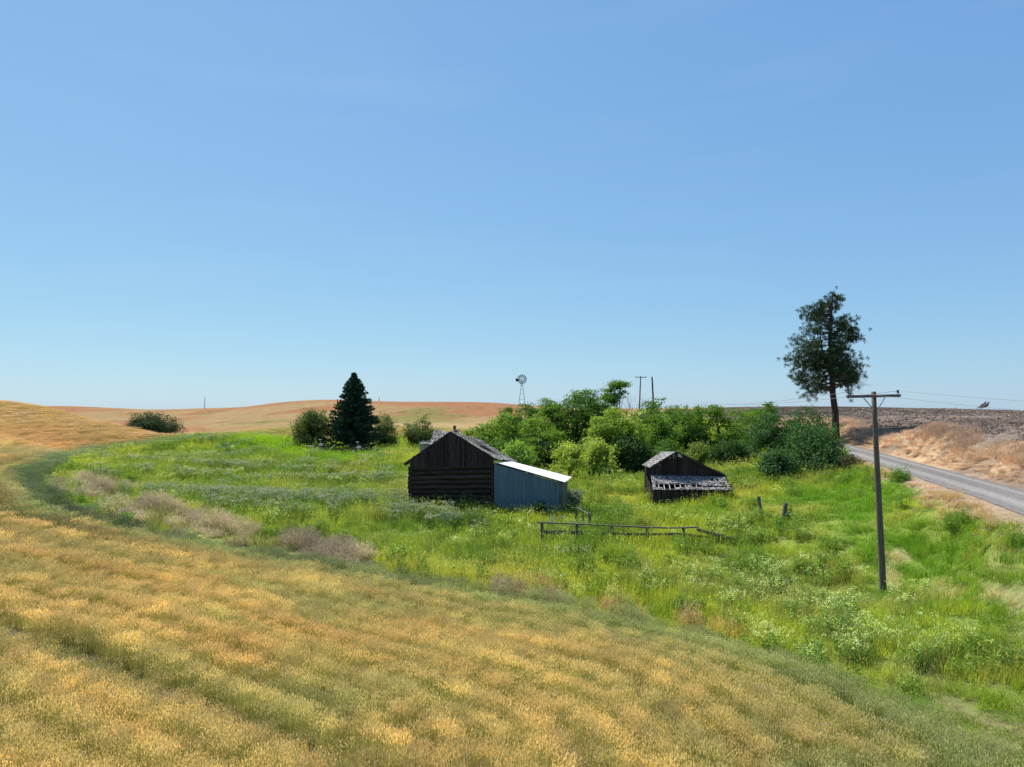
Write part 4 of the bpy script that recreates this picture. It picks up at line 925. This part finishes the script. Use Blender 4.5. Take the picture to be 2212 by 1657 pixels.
    for (t0, t1, za, zz) in ((0.01, .24, -.78, -.75), (.25, .47, -.80, -.79), (.48, .66, -.79, -.80)):
        p, q = a_.lerp(b_, t0), a_.lerp(b_, t1); h0 = s0.z+(s1.z-s0.z)*t0-.06; h1_ = s0.z+(s1.z-s0.z)*t1-.06; zc = s0.z+za
        if h1_ > zc+.05: m.plate([(p.x, p.y, zc), (q.x, q.y, zc), (q.x, q.y, h1_), (p.x, p.y, h0)], .006)
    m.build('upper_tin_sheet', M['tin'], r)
    e0 = A(1070, 998.5, 48.3); e1 = A(1220.5, 1041.5, 46.95); e2 = A(1235, 1030.5, 51.2); e3 = A(1105, 996.5, 53.0)
    m = MB(); K = 60; V = []; Fc = []
    for i in range(K+1):
        t = i/K; off = .012*math.sin(i*1.57*2)
        for s in (0, .5, 1): p = e0.lerp(e3, t).lerp(e1.lerp(e2, t), s); V.append((p.x, p.y, p.z+off))
    for i in range(K):
        for s in (0, 1): Fc.append((3*i+s, 3*i+s+1, 3*i+s+4, 3*i+s+3))
    m.add(V, Fc); ob = m.build('tin_roof', M['tinroof'], r); md = ob.modifiers.new('thick', 'SOLIDIFY'); md.thickness = .02
    m = MB(); m.beam(e0+Vector((.05, .06, -.06)), e1+Vector((-.1, .06, -.06)), .04, .07); m.beam(e1+Vector((-.15, .1, -.06)), e2+Vector((-.15, 0, -.06)), .05, .07); m.build('roof_frame', M['board'], r)
barn()

# ------------------------------------------------------------ small shingled shed
def shed():
    o = Vector(G(1405, 1075, 49.5)); r = empty('shingled_shed', o, 'small weathered board shed with a broken shingled lean-to roof', 'shed')
    A = lambda px_, py_, Y: Vector(at(px_, py_, Y))-o
    zb = -.5; gl = A(1396, 1012, 51); ap = A(1461, 979, 51); gr = A(1569, 1031, 51); D = Vector((.55, 3.6, 0))
    def boards(p0, p1, topf, botf, n, nm, mat='board', jag=.04, off=.0):
        m = MB(); d = p1-p0; nn = Vector((d.y, -d.x, 0)).normalized()
        for i in range(n):
            t0, t1 = i/n, (i+.95)/n; a, b = p0.lerp(p1, t0)+nn*random.uniform(0, .02), p0.lerp(p1, t1)+nn*random.uniform(0, .02); j = random.uniform(-jag, jag)
            if topf(t0)-botf(t0) < .04: continue
            m.plate([(a.x, a.y, botf(t0)), (b.x, b.y, botf(t1)), (b.x, b.y, topf(t1)+j), (a.x, a.y, topf(t0)+j)], .022)
        return m.build(nm, M[mat], r)
    tp = (ap.x-gl.x)/(gr.x-gl.x)
    gt = lambda t: gl.z+(ap.z-gl.z)*t/tp if t < tp else ap.z+(gr.z-ap.z)*(t-tp)/(1-tp)
    p0, p1 = Vector((gl.x, gl.y, 0)), Vector((gr.x, gr.y, 0))
    boards(p0, p1, gt, lambda t: zb, 42, 'gable_wall'); boards(p0+D, p0, lambda t: gl.z, lambda t: zb, 22, 'side_wall'); boards(p1, p1+D, lambda t: gr.z, lambda t: zb, 22, 'side_wall')
    boards(p1+D, p0+D, lambda t: gt(1-t), lambda t: zb, 42, 'back_wall')
    def shing(nm, a, b, c, d, rows, ns, mat, holes=None, miss=.06):
        m = MB(); nn = (b-a).cross(d-a).normalized(); nn = nn if nn.z > 0 else -nn
        for i in range(rows):
            for j in range(ns):
                s0, s1 = j/ns, (j+.92)/ns; t0 = i/rows+random.uniform(-.3, .2)/rows; t1 = (i+1.25)/rows
                if random.random() < miss or (holes and holes(s0, i/rows)): continue
                P_ = lambda s, t: a.lerp(b, s).lerp(d.lerp(c, s), min(t, 1.))
                u = nn*(.03+random.uniform(0, .045)); m.plate([P_(s0, t0)+u, P_(s1, t0)+u+nn*random.uniform(-.01, .03), P_(s1, t1)+nn*.008, P_(s0, t1)+nn*.008], .014)
        return m.build(nm, M[mat], r)
    fe, be, rb, rf = A(1405, 1011, 50.6), A(1388, 1006, 53.4), A(1430, 976.5, 54.0), A(1462, 976.5, 50.4)
    shing('roof', fe, be, rb, rf, 11, 24, 'shingle'); ge = A(1570, 1030, 50.9)
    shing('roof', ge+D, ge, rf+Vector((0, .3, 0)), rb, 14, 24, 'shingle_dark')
    m = MB(); m.beam(fe, rf, .05, .14); m.beam(rf+Vector((0, .1, -.02)), ge, .04, .12); m.build('barge_board', M['board'], r)
    for q in range(4):                                  # splintered ridge and a pale torn patch
        m = MB()
        a = rf.lerp(fe, random.uniform(0, .7)); m.beam(a+Vector((0, -.05, 0)), a+Vector((random.uniform(.05, .2), -.12, random.uniform(-.3, -.15))), .05, .02); m.build('splintered_board', M['shingle'], r)
    m = MB(); a = A(1464, 986, 50.3); m.plate([a, a+Vector((.35, 0, -.12)), a+Vector((.2, 0, .14)), a+Vector((.02, 0, .2))], .02); m.build('torn_patch', M['paint'], r)
    # lean-to towards the camera
    tl, tr, bl, br = A(1405.5, 1026, 50.9), A(1566, 1030, 50.9), A(1411, 1058, 48.2), A(1580, 1058.5, 48.0)
    holes = lambda s, t: (.13 < t < .36 and .03 < s < .6 and not (.44 < s < .5)) or (.0 <= t < .12 and .12 < s < .3) or (.13 < t < .26 and s > .6 and s < .95) or (.55 < t < .8 and .78 < s < .93 and int(s*60) % 2 == 0)
    shing('lean_to_roof', bl, br, tr, tl, 15, 46, 'shingle', holes, .05)
    m = MB()
    for i in range(15):
        t = .01+i/14.2; a, b = bl.lerp(br, t), tl.lerp(tr, t); m.beam(a+Vector((0, 0, -.04)), b+Vector((0, 0, -.04)), .055, .07)
    m.build('rafter', M['grey'], r)
    m = MB()
    for t in (.02, .38, .62, .85): m.beam(bl.lerp(tl, t)+Vector((0, 0, .01)), br.lerp(tr, t)+Vector((0, 0, .01)), .09, .025)
    m.beam(bl.lerp(tl, .22).lerp(br.lerp(tr, .22), .4), br.lerp(tr, .15), .07, .03)
    m.build('roof_lath', M['grey'], r)
    q0, q1 = Vector((bl.x+.03, bl.y+.12, 0)), Vector((br.x-.2, br.y+.12, 0))
    boards(q0, q1, lambda t: bl.z-.06, lambda t: zb-.3, 40, 'front_wall', jag=.03)
    boards(Vector((gl.x, gl.y, 0)), q0, lambda t: tl.z+(bl.z-tl.z)*t-.05, lambda t: zb-.3, 14, 'side_wall'); boards(q1, p1, lambda t: bl.z+(tl.z-bl.z)*t-.05, lambda t: zb-.3, 12, 'side_wall')
shed()

# ------------------------------------------------------------ ruined house behind the barn
def ruin():
    Y = 74.; o = Vector(G(950, 985, Y)); r = empty('ruined_house', o, 'collapsing grey shingled house showing behind the left of the log barn', 'house')
    A = lambda px_, py_, y=Y: Vector(at(px_, py_, y))-o
    def sh(nm, a, b, c, d, rows, ns, mat):
        m = MB(); nn = (b-a).cross(d-a).normalized(); nn = nn if nn.z > 0 else -nn
        for i in range(rows):
            for j in range(ns):
                if random.random() < .09: continue
                s0, s1 = j/ns, (j+.94)/ns; t0 = i/rows+random.uniform(-.5, .2)/rows; t1 = (i+1.25)/rows
                P_ = lambda s, t: a.lerp(b, s).lerp(d.lerp(c, s), min(t, 1.)); u = nn*(.03+random.uniform(0, .09)); w_ = Vector((0, 0, -.35*math.sin(math.pi*s0)*t0))
                m.plate([P_(s0, t0)+u+w_, P_(s1, t0)+u+w_, P_(s1, t1)+w_, P_(s0, t1)+w_], .02)
        return m.build(nm, M[mat], r)
    sh('roof', A(929, 953, 72.5), A(1010, 965, 72), A(992, 926, 75.5), A(942, 925.5, 75.5), 16, 34, 'shingle')
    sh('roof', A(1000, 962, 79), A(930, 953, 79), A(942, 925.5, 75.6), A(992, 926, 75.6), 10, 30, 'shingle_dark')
    sh('porch_roof', A(904, 958, 70.5), A(934, 962, 70), A(938, 948, 72.5), A(916, 951, 73), 7, 16, 'shingle')
    m = MB(); zb = -.5; a, b = A(907, 958, 71.2), A(1000, 966, 72.2)
    for i in range(9):
        z0 = zb+(a.z-zb)*i/9; z1 = zb+(a.z-zb)*(i+.93)/9; m.plate([(a.x, a.y, z0), (b.x, b.y, z0), (b.x, b.y, z1), (a.x, a.y, z1)], .05)
    m.build('clapboard_wall', M['paint'], r)
    m = MB(); m.beam(Vector((a.x, a.y, (zb+a.z)/2)), Vector((a.x+.2, a.y+6.5, (zb+a.z)/2)), .05, a.z-zb); m.build('side_wall', M['paint'], r)
    m = MB(); p = Vector((a.x+1.0, a.y-.07, a.z-.75)); m.plate([p+Vector((-.3, 0, -.35)), p+Vector((.3, 0, -.35)), p+Vector((.3, 0, .35)), p+Vector((-.3, 0, .35))], .03)
    w_ = m.build('opening_shade_plate', M['dark'], r)  # flat near-black plate painting the shade inside the window
    m = MB()
    for d0, d1 in (((-.36, -.4), (-.36, .4)), ((.36, -.4), (.36, .4)), ((-.4, .4), (.4, .4)), ((-.4, -.4), (.4, -.4))): m.beam(p+Vector((d0[0], -.05, d0[1])), p+Vector((d1[0], -.05, d1[1])), .06, .08, (0, 1, 0))
    m.build('frame', M['paint'], w_)
    m = MB(); c = A(982, 925, 75.4); m.box(c+Vector((0, 0, .05)), (.28, .28, .45)); m.build('vent_pipe', M['rust'], r)
    for ch in r.children: pass
ruin()

# ------------------------------------------------------------ poles and wires
def near_pole():
    b = Vector(at(1908, 1287, 30.0)); b.z = h1(b.x, b.y); r = empty('utility_pole', b, 'near wooden utility pole with a crossarm, slightly leaning left', 'utility pole')
    t = Vector(at(1887, 846, 30.0))-b; m = MB(); pts = [Vector((0, 0, -.6))-t*.03]+[t*(i/8.) for i in range(9)]; m.tube(pts, [.145]+[.14-.045*i/8 for i in range(9)], 14, .03); m.build('pole_shaft', M['pole'], r, True)
    a0, a1 = Vector(at(1829, 857, 29.86))-b, Vector(at(1945, 854.5, 29.84))-b; m = MB(); m.beam(a0, a1, .09, .12); m.build('crossarm', M['fence'], r)
    for q, e in ((.29, 1), (.71, -1)):
        s = a0.lerp(a1, q)+Vector((0, -.055, -.03)); z = Vector((t.x*.93+(-.09 if e > 0 else .09), -.11, t.z-.78)); m = MB(); m.beam(s, z, .03, .035); m.build('brace', M['brace'], r)
    P_ = []
    for q in (.03, .955):
        s = a0.lerp(a1, q)+Vector((0, 0, .06)); m = MB(); m.tube([s-Vector((0, 0, .18)), s+Vector((0, 0, .1))], [.012, .012], 6); m.tube([s+Vector((0, 0, .04)), s+Vector((0, 0, .07)), s+Vector((0, 0, .1)), s+Vector((0, 0, .13)), s+Vector((0, 0, .17)), s+Vector((0, 0, .19))], [.03, .07, .045, .06, .045, .02], 10); m.build('insulator', M['insul'], r)
        P_.append(b+s+Vector((0, 0, .15)))
    return P_
NP = near_pole()
def far_pole(px0, py0, px1, py1, Y, rad, arm, lab, group=None, mat='pole'):
    b = Vector(at(px1, py1, Y)); b.z = min(h1(b.x, b.y), b.z); r = empty('utility_pole', b, lab, 'utility pole', group); t = Vector(at(px0, py0, Y))-b
    m = MB(); m.tube([t*(i/5.)+Vector((0, 0, -.5*(i == 0))) for i in range(6)], [rad*(1.3-.3*i/5) for i in range(6)], 10); m.build('pole_shaft', M[mat], r, True); out = []
    if arm:
        c = t*1.0+Vector((0, -.16, -.35)); m = MB(); m.beam(c-Vector((arm/2, 0, -.05)), c+Vector((arm/2, 0, 0)), .11, .15); m.build('crossarm', M['pole'], r)
        for s in (-1, 1):
            p = c+Vector((s*arm*.46, 0, .08)); m = MB(); m.tube([p, p+Vector((0, 0, .15)), p+Vector((0, 0, .25))], [.05, .07, .03], 8); m.build('insulator', M['insul'], r); out.append(b+p+Vector((0, 0, .2)))
    return out
FP = far_pole(1384, 812, 1381, 885, 156, .12, 2.5, 'distant straight pole with a small crossarm above the thicket', mat='pole')
far_pole(1408.5, 814, 1413, 880, 140, .15, 0, 'dark bare pole leaning left, without a crossarm, above the thicket', mat='bark')
far_pole(442.5, 858.5, 442, 884, 255, .085, 0, 'thin distant pole on the left wheat skyline', mat='pole')
far_pole(819, 858, 819, 869, 226, .085, 0, 'thin distant pole on the red hill just right of the spruce', mat='pole')
def cat_wire(pts, lab, rad=.012):
    m = MB(); m.tube(pts, rad, 5); o = m.build('power_line', M['wire'], None, True); tag(o, lab, 'wire', 'overhead wires'); return o
def para(a, b, c1, n=40):
    out = []
    L = (b-a).length
    for i in range(n+1):
        t = i/n; p = a.lerp(b, t); p.z -= 4*c1*t*(1-t); out.append(p)
    return out
for i, lab in enumerate(('left wire running from the near pole back to the distant crossarm', 'right wire running from the near pole back to the distant crossarm')):
    cat_wire(para(NP[i], FP[i], 2.7), lab, .009)
dirn = (NP[0]-FP[0]); dirn.z = 0; dirn.normalize()
BW = []
for i, lab in enumerate(('wire with two doves on it, leaving the near pole towards the right edge', 'upper wire leaving the near pole towards the right edge')):
    tgt = Vector(at(2129, 879.5, 21.2)) if i == 0 else Vector(at(2212, 866.5, 20.5)); a = NP[i]; d = (tgt-a); k = d.z; L = math.hypot(d.x, d.y); pts = []
    for j in range(41):
        s = j/40*4.2; q = a+Vector((d.x*s, d.y*s, 0)); q.z = a.z+k*s-.10*(s*s-s)*.55*(-1 if True else 1)*1.0+0; pts.append(q)
    BW.append((a, d, k, cat_wire(pts, lab, .006)))
def dove(s, lab):
    a, d, k, _ = BW[0]; p = a+Vector((d.x*s, d.y*s, 0)); p.z = a.z+k*s+.055*(s*s-s)
    r = empty('dove', p, lab, 'bird', 'doves sitting on the wire')
    # body, neck, head, beak and long tail as one surface, facing right
    prof = [(-.205, -.055, .003, .012), (-.16, -.035, .010, .022), (-.10, -.008, .020, .028), (-.06, .012, .034, .034), (-.015, .04, .046, .044), (.03, .066, .046, .042), (.06, .09, .036, .034), (.075, .118, .023, .022), (.083, .140, .021, .021), (.094, .153, .020, .020), (.108, .154, .013, .012), (.118, .151, .005, .004), (.130, .147, .002, .0015)]
    V = []; K = 12
    for i, (x, z, h_, w_) in enumerate(prof):
        x2, z2 = prof[min(i+1, len(prof)-1)][:2]; x1, z1 = prof[max(i-1, 0)][:2]; t = Vector((x2-x1, 0, z2-z1)).normalized(); u = Vector((-t.z, 0, t.x))
        for j in range(K): an = 6.283*j/K; V.append(Vector((x, 0, z))+u*math.sin(an)*h_+Vector((0, math.cos(an)*w_, 0)))
    Fc = [(i*K+j, i*K+(j+1) % K, (i+1)*K+(j+1) % K, (i+1)*K+j) for i in range(len(prof)-1) for j in range(K)]+[tuple(range(K)), tuple(range((len(prof)-1)*K+K-1, (len(prof)-1)*K-1, -1))]
    m = MB(); m.add(V, Fc); m.build('body', M['feather'], r, True)
    for e in (-1, 1):
        m = MB(); m.tube([(.0, e*.014, .012), (.012, e*.014, -.002), (.03, e*.014, .004)], [.004, .003, .002], 5); m.build('foot', M['rust'], r)
        m = MB(); m.add([Vector((x_, e*(.036+o_), z_)) for x_, z_, o_ in ((.045, .07, .010), (.02, .045, .014), (-.05, .002, .006), (-.12, -.022, -.008), (-.06, .022, .004), (0, .065, .008))], [(0, 1, 2, 3, 4, 5)]); o_ = m.build('wing', M['feather'], r); md = o_.modifiers.new('t', 'SOLIDIFY'); md.thickness = .006
    return r
dove(.985, 'dove perched on the wire at the right, the left one of the pair'); dove(1.0+.001, 'dove perched on the wire at the right, the right one of the pair')

# ------------------------------------------------------------ windmill
def windmill():
    Y = 226.; b = Vector(at(1128, 880, Y)); b.z = min(h1(b.x, b.y), b.z); r = empty('windmill', b, 'steel water pump windmill standing on the skyline of the red hill', 'windmill')
    A = lambda px_, py_: Vector(at(px_, py_, Y))-b
    hub = A(1127.5, 819.5)+Vector((0, -.45, 0)); topz = A(1128, 831).z; cx = hub.x; B = 1.22; base_h = 0
    for sx in (-1, 1):
        for sy in (-1, 1): m = MB(); m.beam((cx+sx*B, sy*B, -.6), (cx+sx*.22, sy*.22, topz), .09, .09); m.build('leg', M['steel'], r)
    for f_ in (.12, .36, .6, .8):
        z = topz*f_; w_ = B+(.22-B)*f_; m = MB()
        for q0, q1 in (((-1, -1), (1, -1)), ((1, -1), (1, 1)), ((1, 1), (-1, 1)), ((-1, 1), (-1, -1))): m.beam((cx+q0[0]*w_, q0[1]*w_, z), (cx+q1[0]*w_, q1[1]*w_, z), .05, .05)
        m.build('brace', M['steel'], r)
    m = MB(); m.box((cx, 0, topz-.25), (1.1, 1.1, .07)); m.build('platform', M['steel'], r)
    m = MB(); m.tube([(cx, 0, topz-.1), (cx, 0, hub.z)], [.11, .08], 8); m.box((cx, -.1, hub.z), (.3, .6, .32)); m.build('gearbox', M['blade'], r)
    m = MB(); m.tube([hub+Vector((0, .15, 0)), hub-Vector((0, .12, 0))], [.18, .14], 10)
    for rr in (.62, 1.28):
        pts = [hub+Vector((math.cos(6.2832*i/24)*rr, .03, math.sin(6.2832*i/24)*rr)) for i in range(25)]; m.tube(pts, .018, 4, cap=False)
    for i in range(6): a = 6.2832*i/6; m.beam(hub, hub+Vector((math.cos(a)*1.3, .03, math.sin(a)*1.3)), .03, .03, (0, 1, 0))
    wh = m.build('wheel', M['blade'], r)
    for i in range(15):
        a = 6.2832*i/15+.21; u = Vector((math.cos(a), 0, math.sin(a))); v = Vector((-math.sin(a), .35, math.cos(a))).normalized(); m = MB()
        m.plate([hub+u*.62-v*.08, hub+u*.62+v*.08, hub+u*1.6+v*.19, hub+u*1.6-v*.19], .02); m.build('blade', M['blade'], wh)
    v0 = A(1124, 820.5); m = MB(); m.beam(Vector((cx, .2, hub.z)), Vector((A(1120, 821).x, .6, hub.z-.1)), .08, .08, (0, 1, 0))
    q = [A(1121, 818.5), A(1113.5, 817), A(1114.5, 824.5), A(1121, 823)]; q = [p+Vector((0, .6, 0)) for p in q]; m.plate(q[::-1], .04); m.build('tail_vane', M['blade'], r)
windmill()

# ------------------------------------------------------------ fences, posts, planks
def gz(px_, py_, Y): p = at(px_, py_, Y); return Vector((p[0], p[1], h1(p[0], p[1])))
def fence():
    Y = 39.; o = gz(1350, 1160, Y); r = empty('rail_fence', o, 'low broken wooden rail fence standing in the grass in front of the sheds', 'fence')
    A = lambda px_, py_, y=Y: Vector(at(px_, py_, y))-o
    for px_, yt in ((1170.5, 1131), (1246, 1134), (1321, 1137.5), (1397.5, 1141), (1476, 1142)):
        m = MB(); t = A(px_, yt); g_ = gz(px_, 1150, Y)-o; m.tube([(g_.x, g_.y, g_.z-.3), (g_.x+.01, g_.y, (g_.z+t.z)/2), (t.x, t.y, t.z)], [.10, .095, .09], 7, .12); m.build('fence_post', M['fence'], r)
    m = MB(); pts = [(1160, 1129.5), (1200, 1131), (1246, 1133), (1321, 1136.5), (1397, 1140), (1440, 1141.5), (1476, 1141), (1508, 1139.5)]
    for p, q in zip(pts[:-1], pts[1:]): m.beam(A(*p)+Vector((0, -.02, .03)), A(*q)+Vector((.01, -.02, .03)), .13, .07)
    m.build('top_rail', M['fence'], r)
    m = MB(); pts = [(1300, 1151), (1330, 1152.5), (1397, 1153.5), (1470, 1153), (1520, 1159), (1560, 1165)]
    for p, q in zip(pts[:-1], pts[1:]): m.beam(A(*p)+Vector((0, -.12, 0)), A(*q)+Vector((.01, -.12, 0)), .05, .13)
    m.build('lower_rail', M['fence'], r)
    m = MB(); m.beam(A(1168, 1150)+Vector((0, .15, 0)), A(1260, 1152)+Vector((0, .15, 0)), .05, .22); m.build('lower_rail', M['fence'], r)
fence()
def single(name, lab, cat, mat, mb, group=None, kind=None): o = mb.build(name, M[mat], None); return tag(o, lab, cat, group, kind)
def placed(fn, o): 
    m = MB(); fn(m); return m
def board_obj(name, lab, cat, a, b, w_, h_, mat='fence', group=None):
    c = (Vector(a)+Vector(b))/2; m = MB(); m.beam(Vector(a)-c, Vector(a).lerp(Vector(b), .5)-c, w_, h_); m.beam(Vector(a).lerp(Vector(b), .5)-c, Vector(b)-c+Vector((0, 0, .01)), w_*.97, h_*.96)
    o = m.build(name, M[mat], None); o.location = c; return tag(o, lab, cat, group)
board_obj('fallen_plank', 'fallen grey plank sloping down at the right end of the rail fence', 'plank', at(1505, 1143.5, 38.6), at(1588, 1166, 37.8), .08, .16)
def leaning(px0, py0, px1, py1, Y, rad, lab, extra=None, cat='post'):
    b = gz(px1, py1, Y); t = Vector(at(px0, py0, Y))-b; r = empty('wooden_post', b, lab, cat, None); m = MB(); m.tube([Vector((0, 0, -.3))-t*.1, t*.5, t], [rad*1.1, rad, rad*.95], 8, .18); m.build('post', M['fence'], r)
    for k, (q0, q1, w_) in enumerate(extra or []): m = MB(); m.beam(Vector(q0), Vector(q1), w_, .05); m.build('loose_board', M['grey'], r)
leaning(1639, 1072, 1643.5, 1118, 42.5, .10, 'thin old post leaning left with splintered boards at its foot', [((-.35, -.1, .25), (.2, -.15, .45), .09), ((-.1, -.2, .4), (.35, -.12, .08), .08), ((-.3, -.2, .1), (.3, -.2, .3), .07)])
leaning(1697.5, 1087, 1693, 1140, 40.5, .135, 'thick old post leaning right, the more right of the two lone posts', [((.12, -.1, .42), (.14, -.12, .68), .12)])
leaning(1259, 1096, 1259.5, 1112, 43.5, .05, 'short stake beside the broken rails right of the tin lean-to', None, 'stake')
leaning(1243, 1097, 1247, 1112, 44, .08, 'stubby dark post end at the corner of the tin lean-to', None, 'stake')
board_obj('broken_rail', 'thin broken rail lying from the tin lean-to corner down into the grass', 'rail', at(1247, 1096, 43.8), at(1275, 1113, 42.6), .04, .04, 'grey')
leaning(1273, 1107, 1274, 1117, 42.4, .10, 'low dark stump at the lower end of the broken rail', None, 'stump')
board_obj('fallen_log', 'long grey log lying half hidden in the weeds left of the barn', 'log', at(738, 1124, 44.5), at(808, 1133, 43), .12, .12, 'grey')
board_obj('tilted_board', 'short dark board tilted in the bright grass left of the barn', 'board', at(779, 1003, 76), at(785, 997.5, 76), .35, .1, 'fence')
for px_, lab in ((1272, 'small dark stake in the grass meadow, leftmost of three behind the tin lean-to'), (1294.5, 'small dark stake in the grass meadow, middle one of three'), (1316, 'small dark stake in the grass meadow, rightmost of three near the small shed')):
    b = gz(px_, 1024, 64); m = MB(); m.tube([(0, 0, -.2), (.02, 0, .5), (.05, 0, 1.0)], [.10, .10, .09], 7, .2); o = m.build('stake', M['bark'], None); o.location = b; tag(o, lab, 'stake', 'small stakes in the meadow')
b = gz(1146, 1008, 60); m = MB(); m.tube([(0, 0, -.2), (0, 0, .9), (.03, 0, 1.55)], [.3, .27, .25], 9, .2); m.beam((-.5, .1, 1.0), (.4, .1, 1.35), .1, .16); o = m.build('tree_stump', M['fence'], None); o.location = b; tag(o, 'grey broken trunk behind the top of the tin roof', 'stump')

# ------------------------------------------------------------ old farm machinery under the spruce
def machine(pxc, Y, half, lab, s):
    b = gz(pxc, 975, Y); r = empty('farm_implement', b, lab, 'farm machine', 'old farm machines under the spruce')
    m = MB(); m.beam((-half, 0, .75), (half, 0, .85), .12, .12); m.beam((-half*.8, 1.2, .7), (half*.8, 1.2, .8), .12, .12)
    for q in (-.8, -.2, .4, .8): m.beam((q*half, -.1, .75), (q*half, 1.3, .75), .08, .1)
    m.beam((-half*.6, .1, 1.25), (half*.7, .1, 1.3), .06, .06); m.beam((-half*.5, .1, .8), (-half*.4, .1, 1.3), .06, .06); m.beam((half*.5, .1, .8), (half*.5, .1, 1.3), .06, .06); m.build('frame', M['rust'], r)
    for x_, rr in ((-half*.7, .5), (half*.55, .5)):
        m = MB(); pts = [Vector((x_+math.cos(6.2832*i/18)*rr, -.25, rr+math.sin(6.2832*i/18)*rr)) for i in range(19)]; m.tube(pts, .04, 6, cap=False)
        for i in range(8): a = 6.2832*i/8; m.beam((x_, -.25, rr), (x_+math.cos(a)*rr, -.25, rr+math.sin(a)*rr), .03, .03, (0, 1, 0))
        m.tube([(x_, -.35, rr), (x_, .2, rr)], [.08, .08], 8); m.build('wheel', M['rust'], r)
    m = MB()
    for i in range(9): x_ = -half*.9+i*half*.22; m.tube([(x_, .4, .7), (x_-.1, .2, .35), (x_+.05, .0, .08)], [.03, .03, .02], 5)
    m.build('tines', M['rust'], r)
    m = MB(); m.beam((half*.9, -.3, .35), (half*.9+1.5*s, -.6, 1.05), .09, .1); m.build('hitch_pole', M['pale'], r)
    m = MB(); m.tube([(-half*.1, -.5, .55), (-half*.1, -.32, .55)], [.16, .16], 12) if s > .8 else m.beam((-half*1.1, -.5, .95), (-half*.3, -.5, .85), .25, .06); m.build('metal_cover', M['pale'], r)
    m = MB(); m.box((half*.2, .2, 1.0), (.5, .4, .3)); m.beam((half*.2, .2, 1.1), (half*.1, .2, 1.7), .04, .04); m.box((half*.1, .2, 1.72), (.35, .3, .05)); m.build('seat', M['pale'], r)
machine(688, 93, 1.5, 'old machine with a pale curved cover under the left edge of the spruce', .7)
machine(768, 91, 1.9, 'old machine with a raised hitch pole in front of the spruce trunk', 1.0)
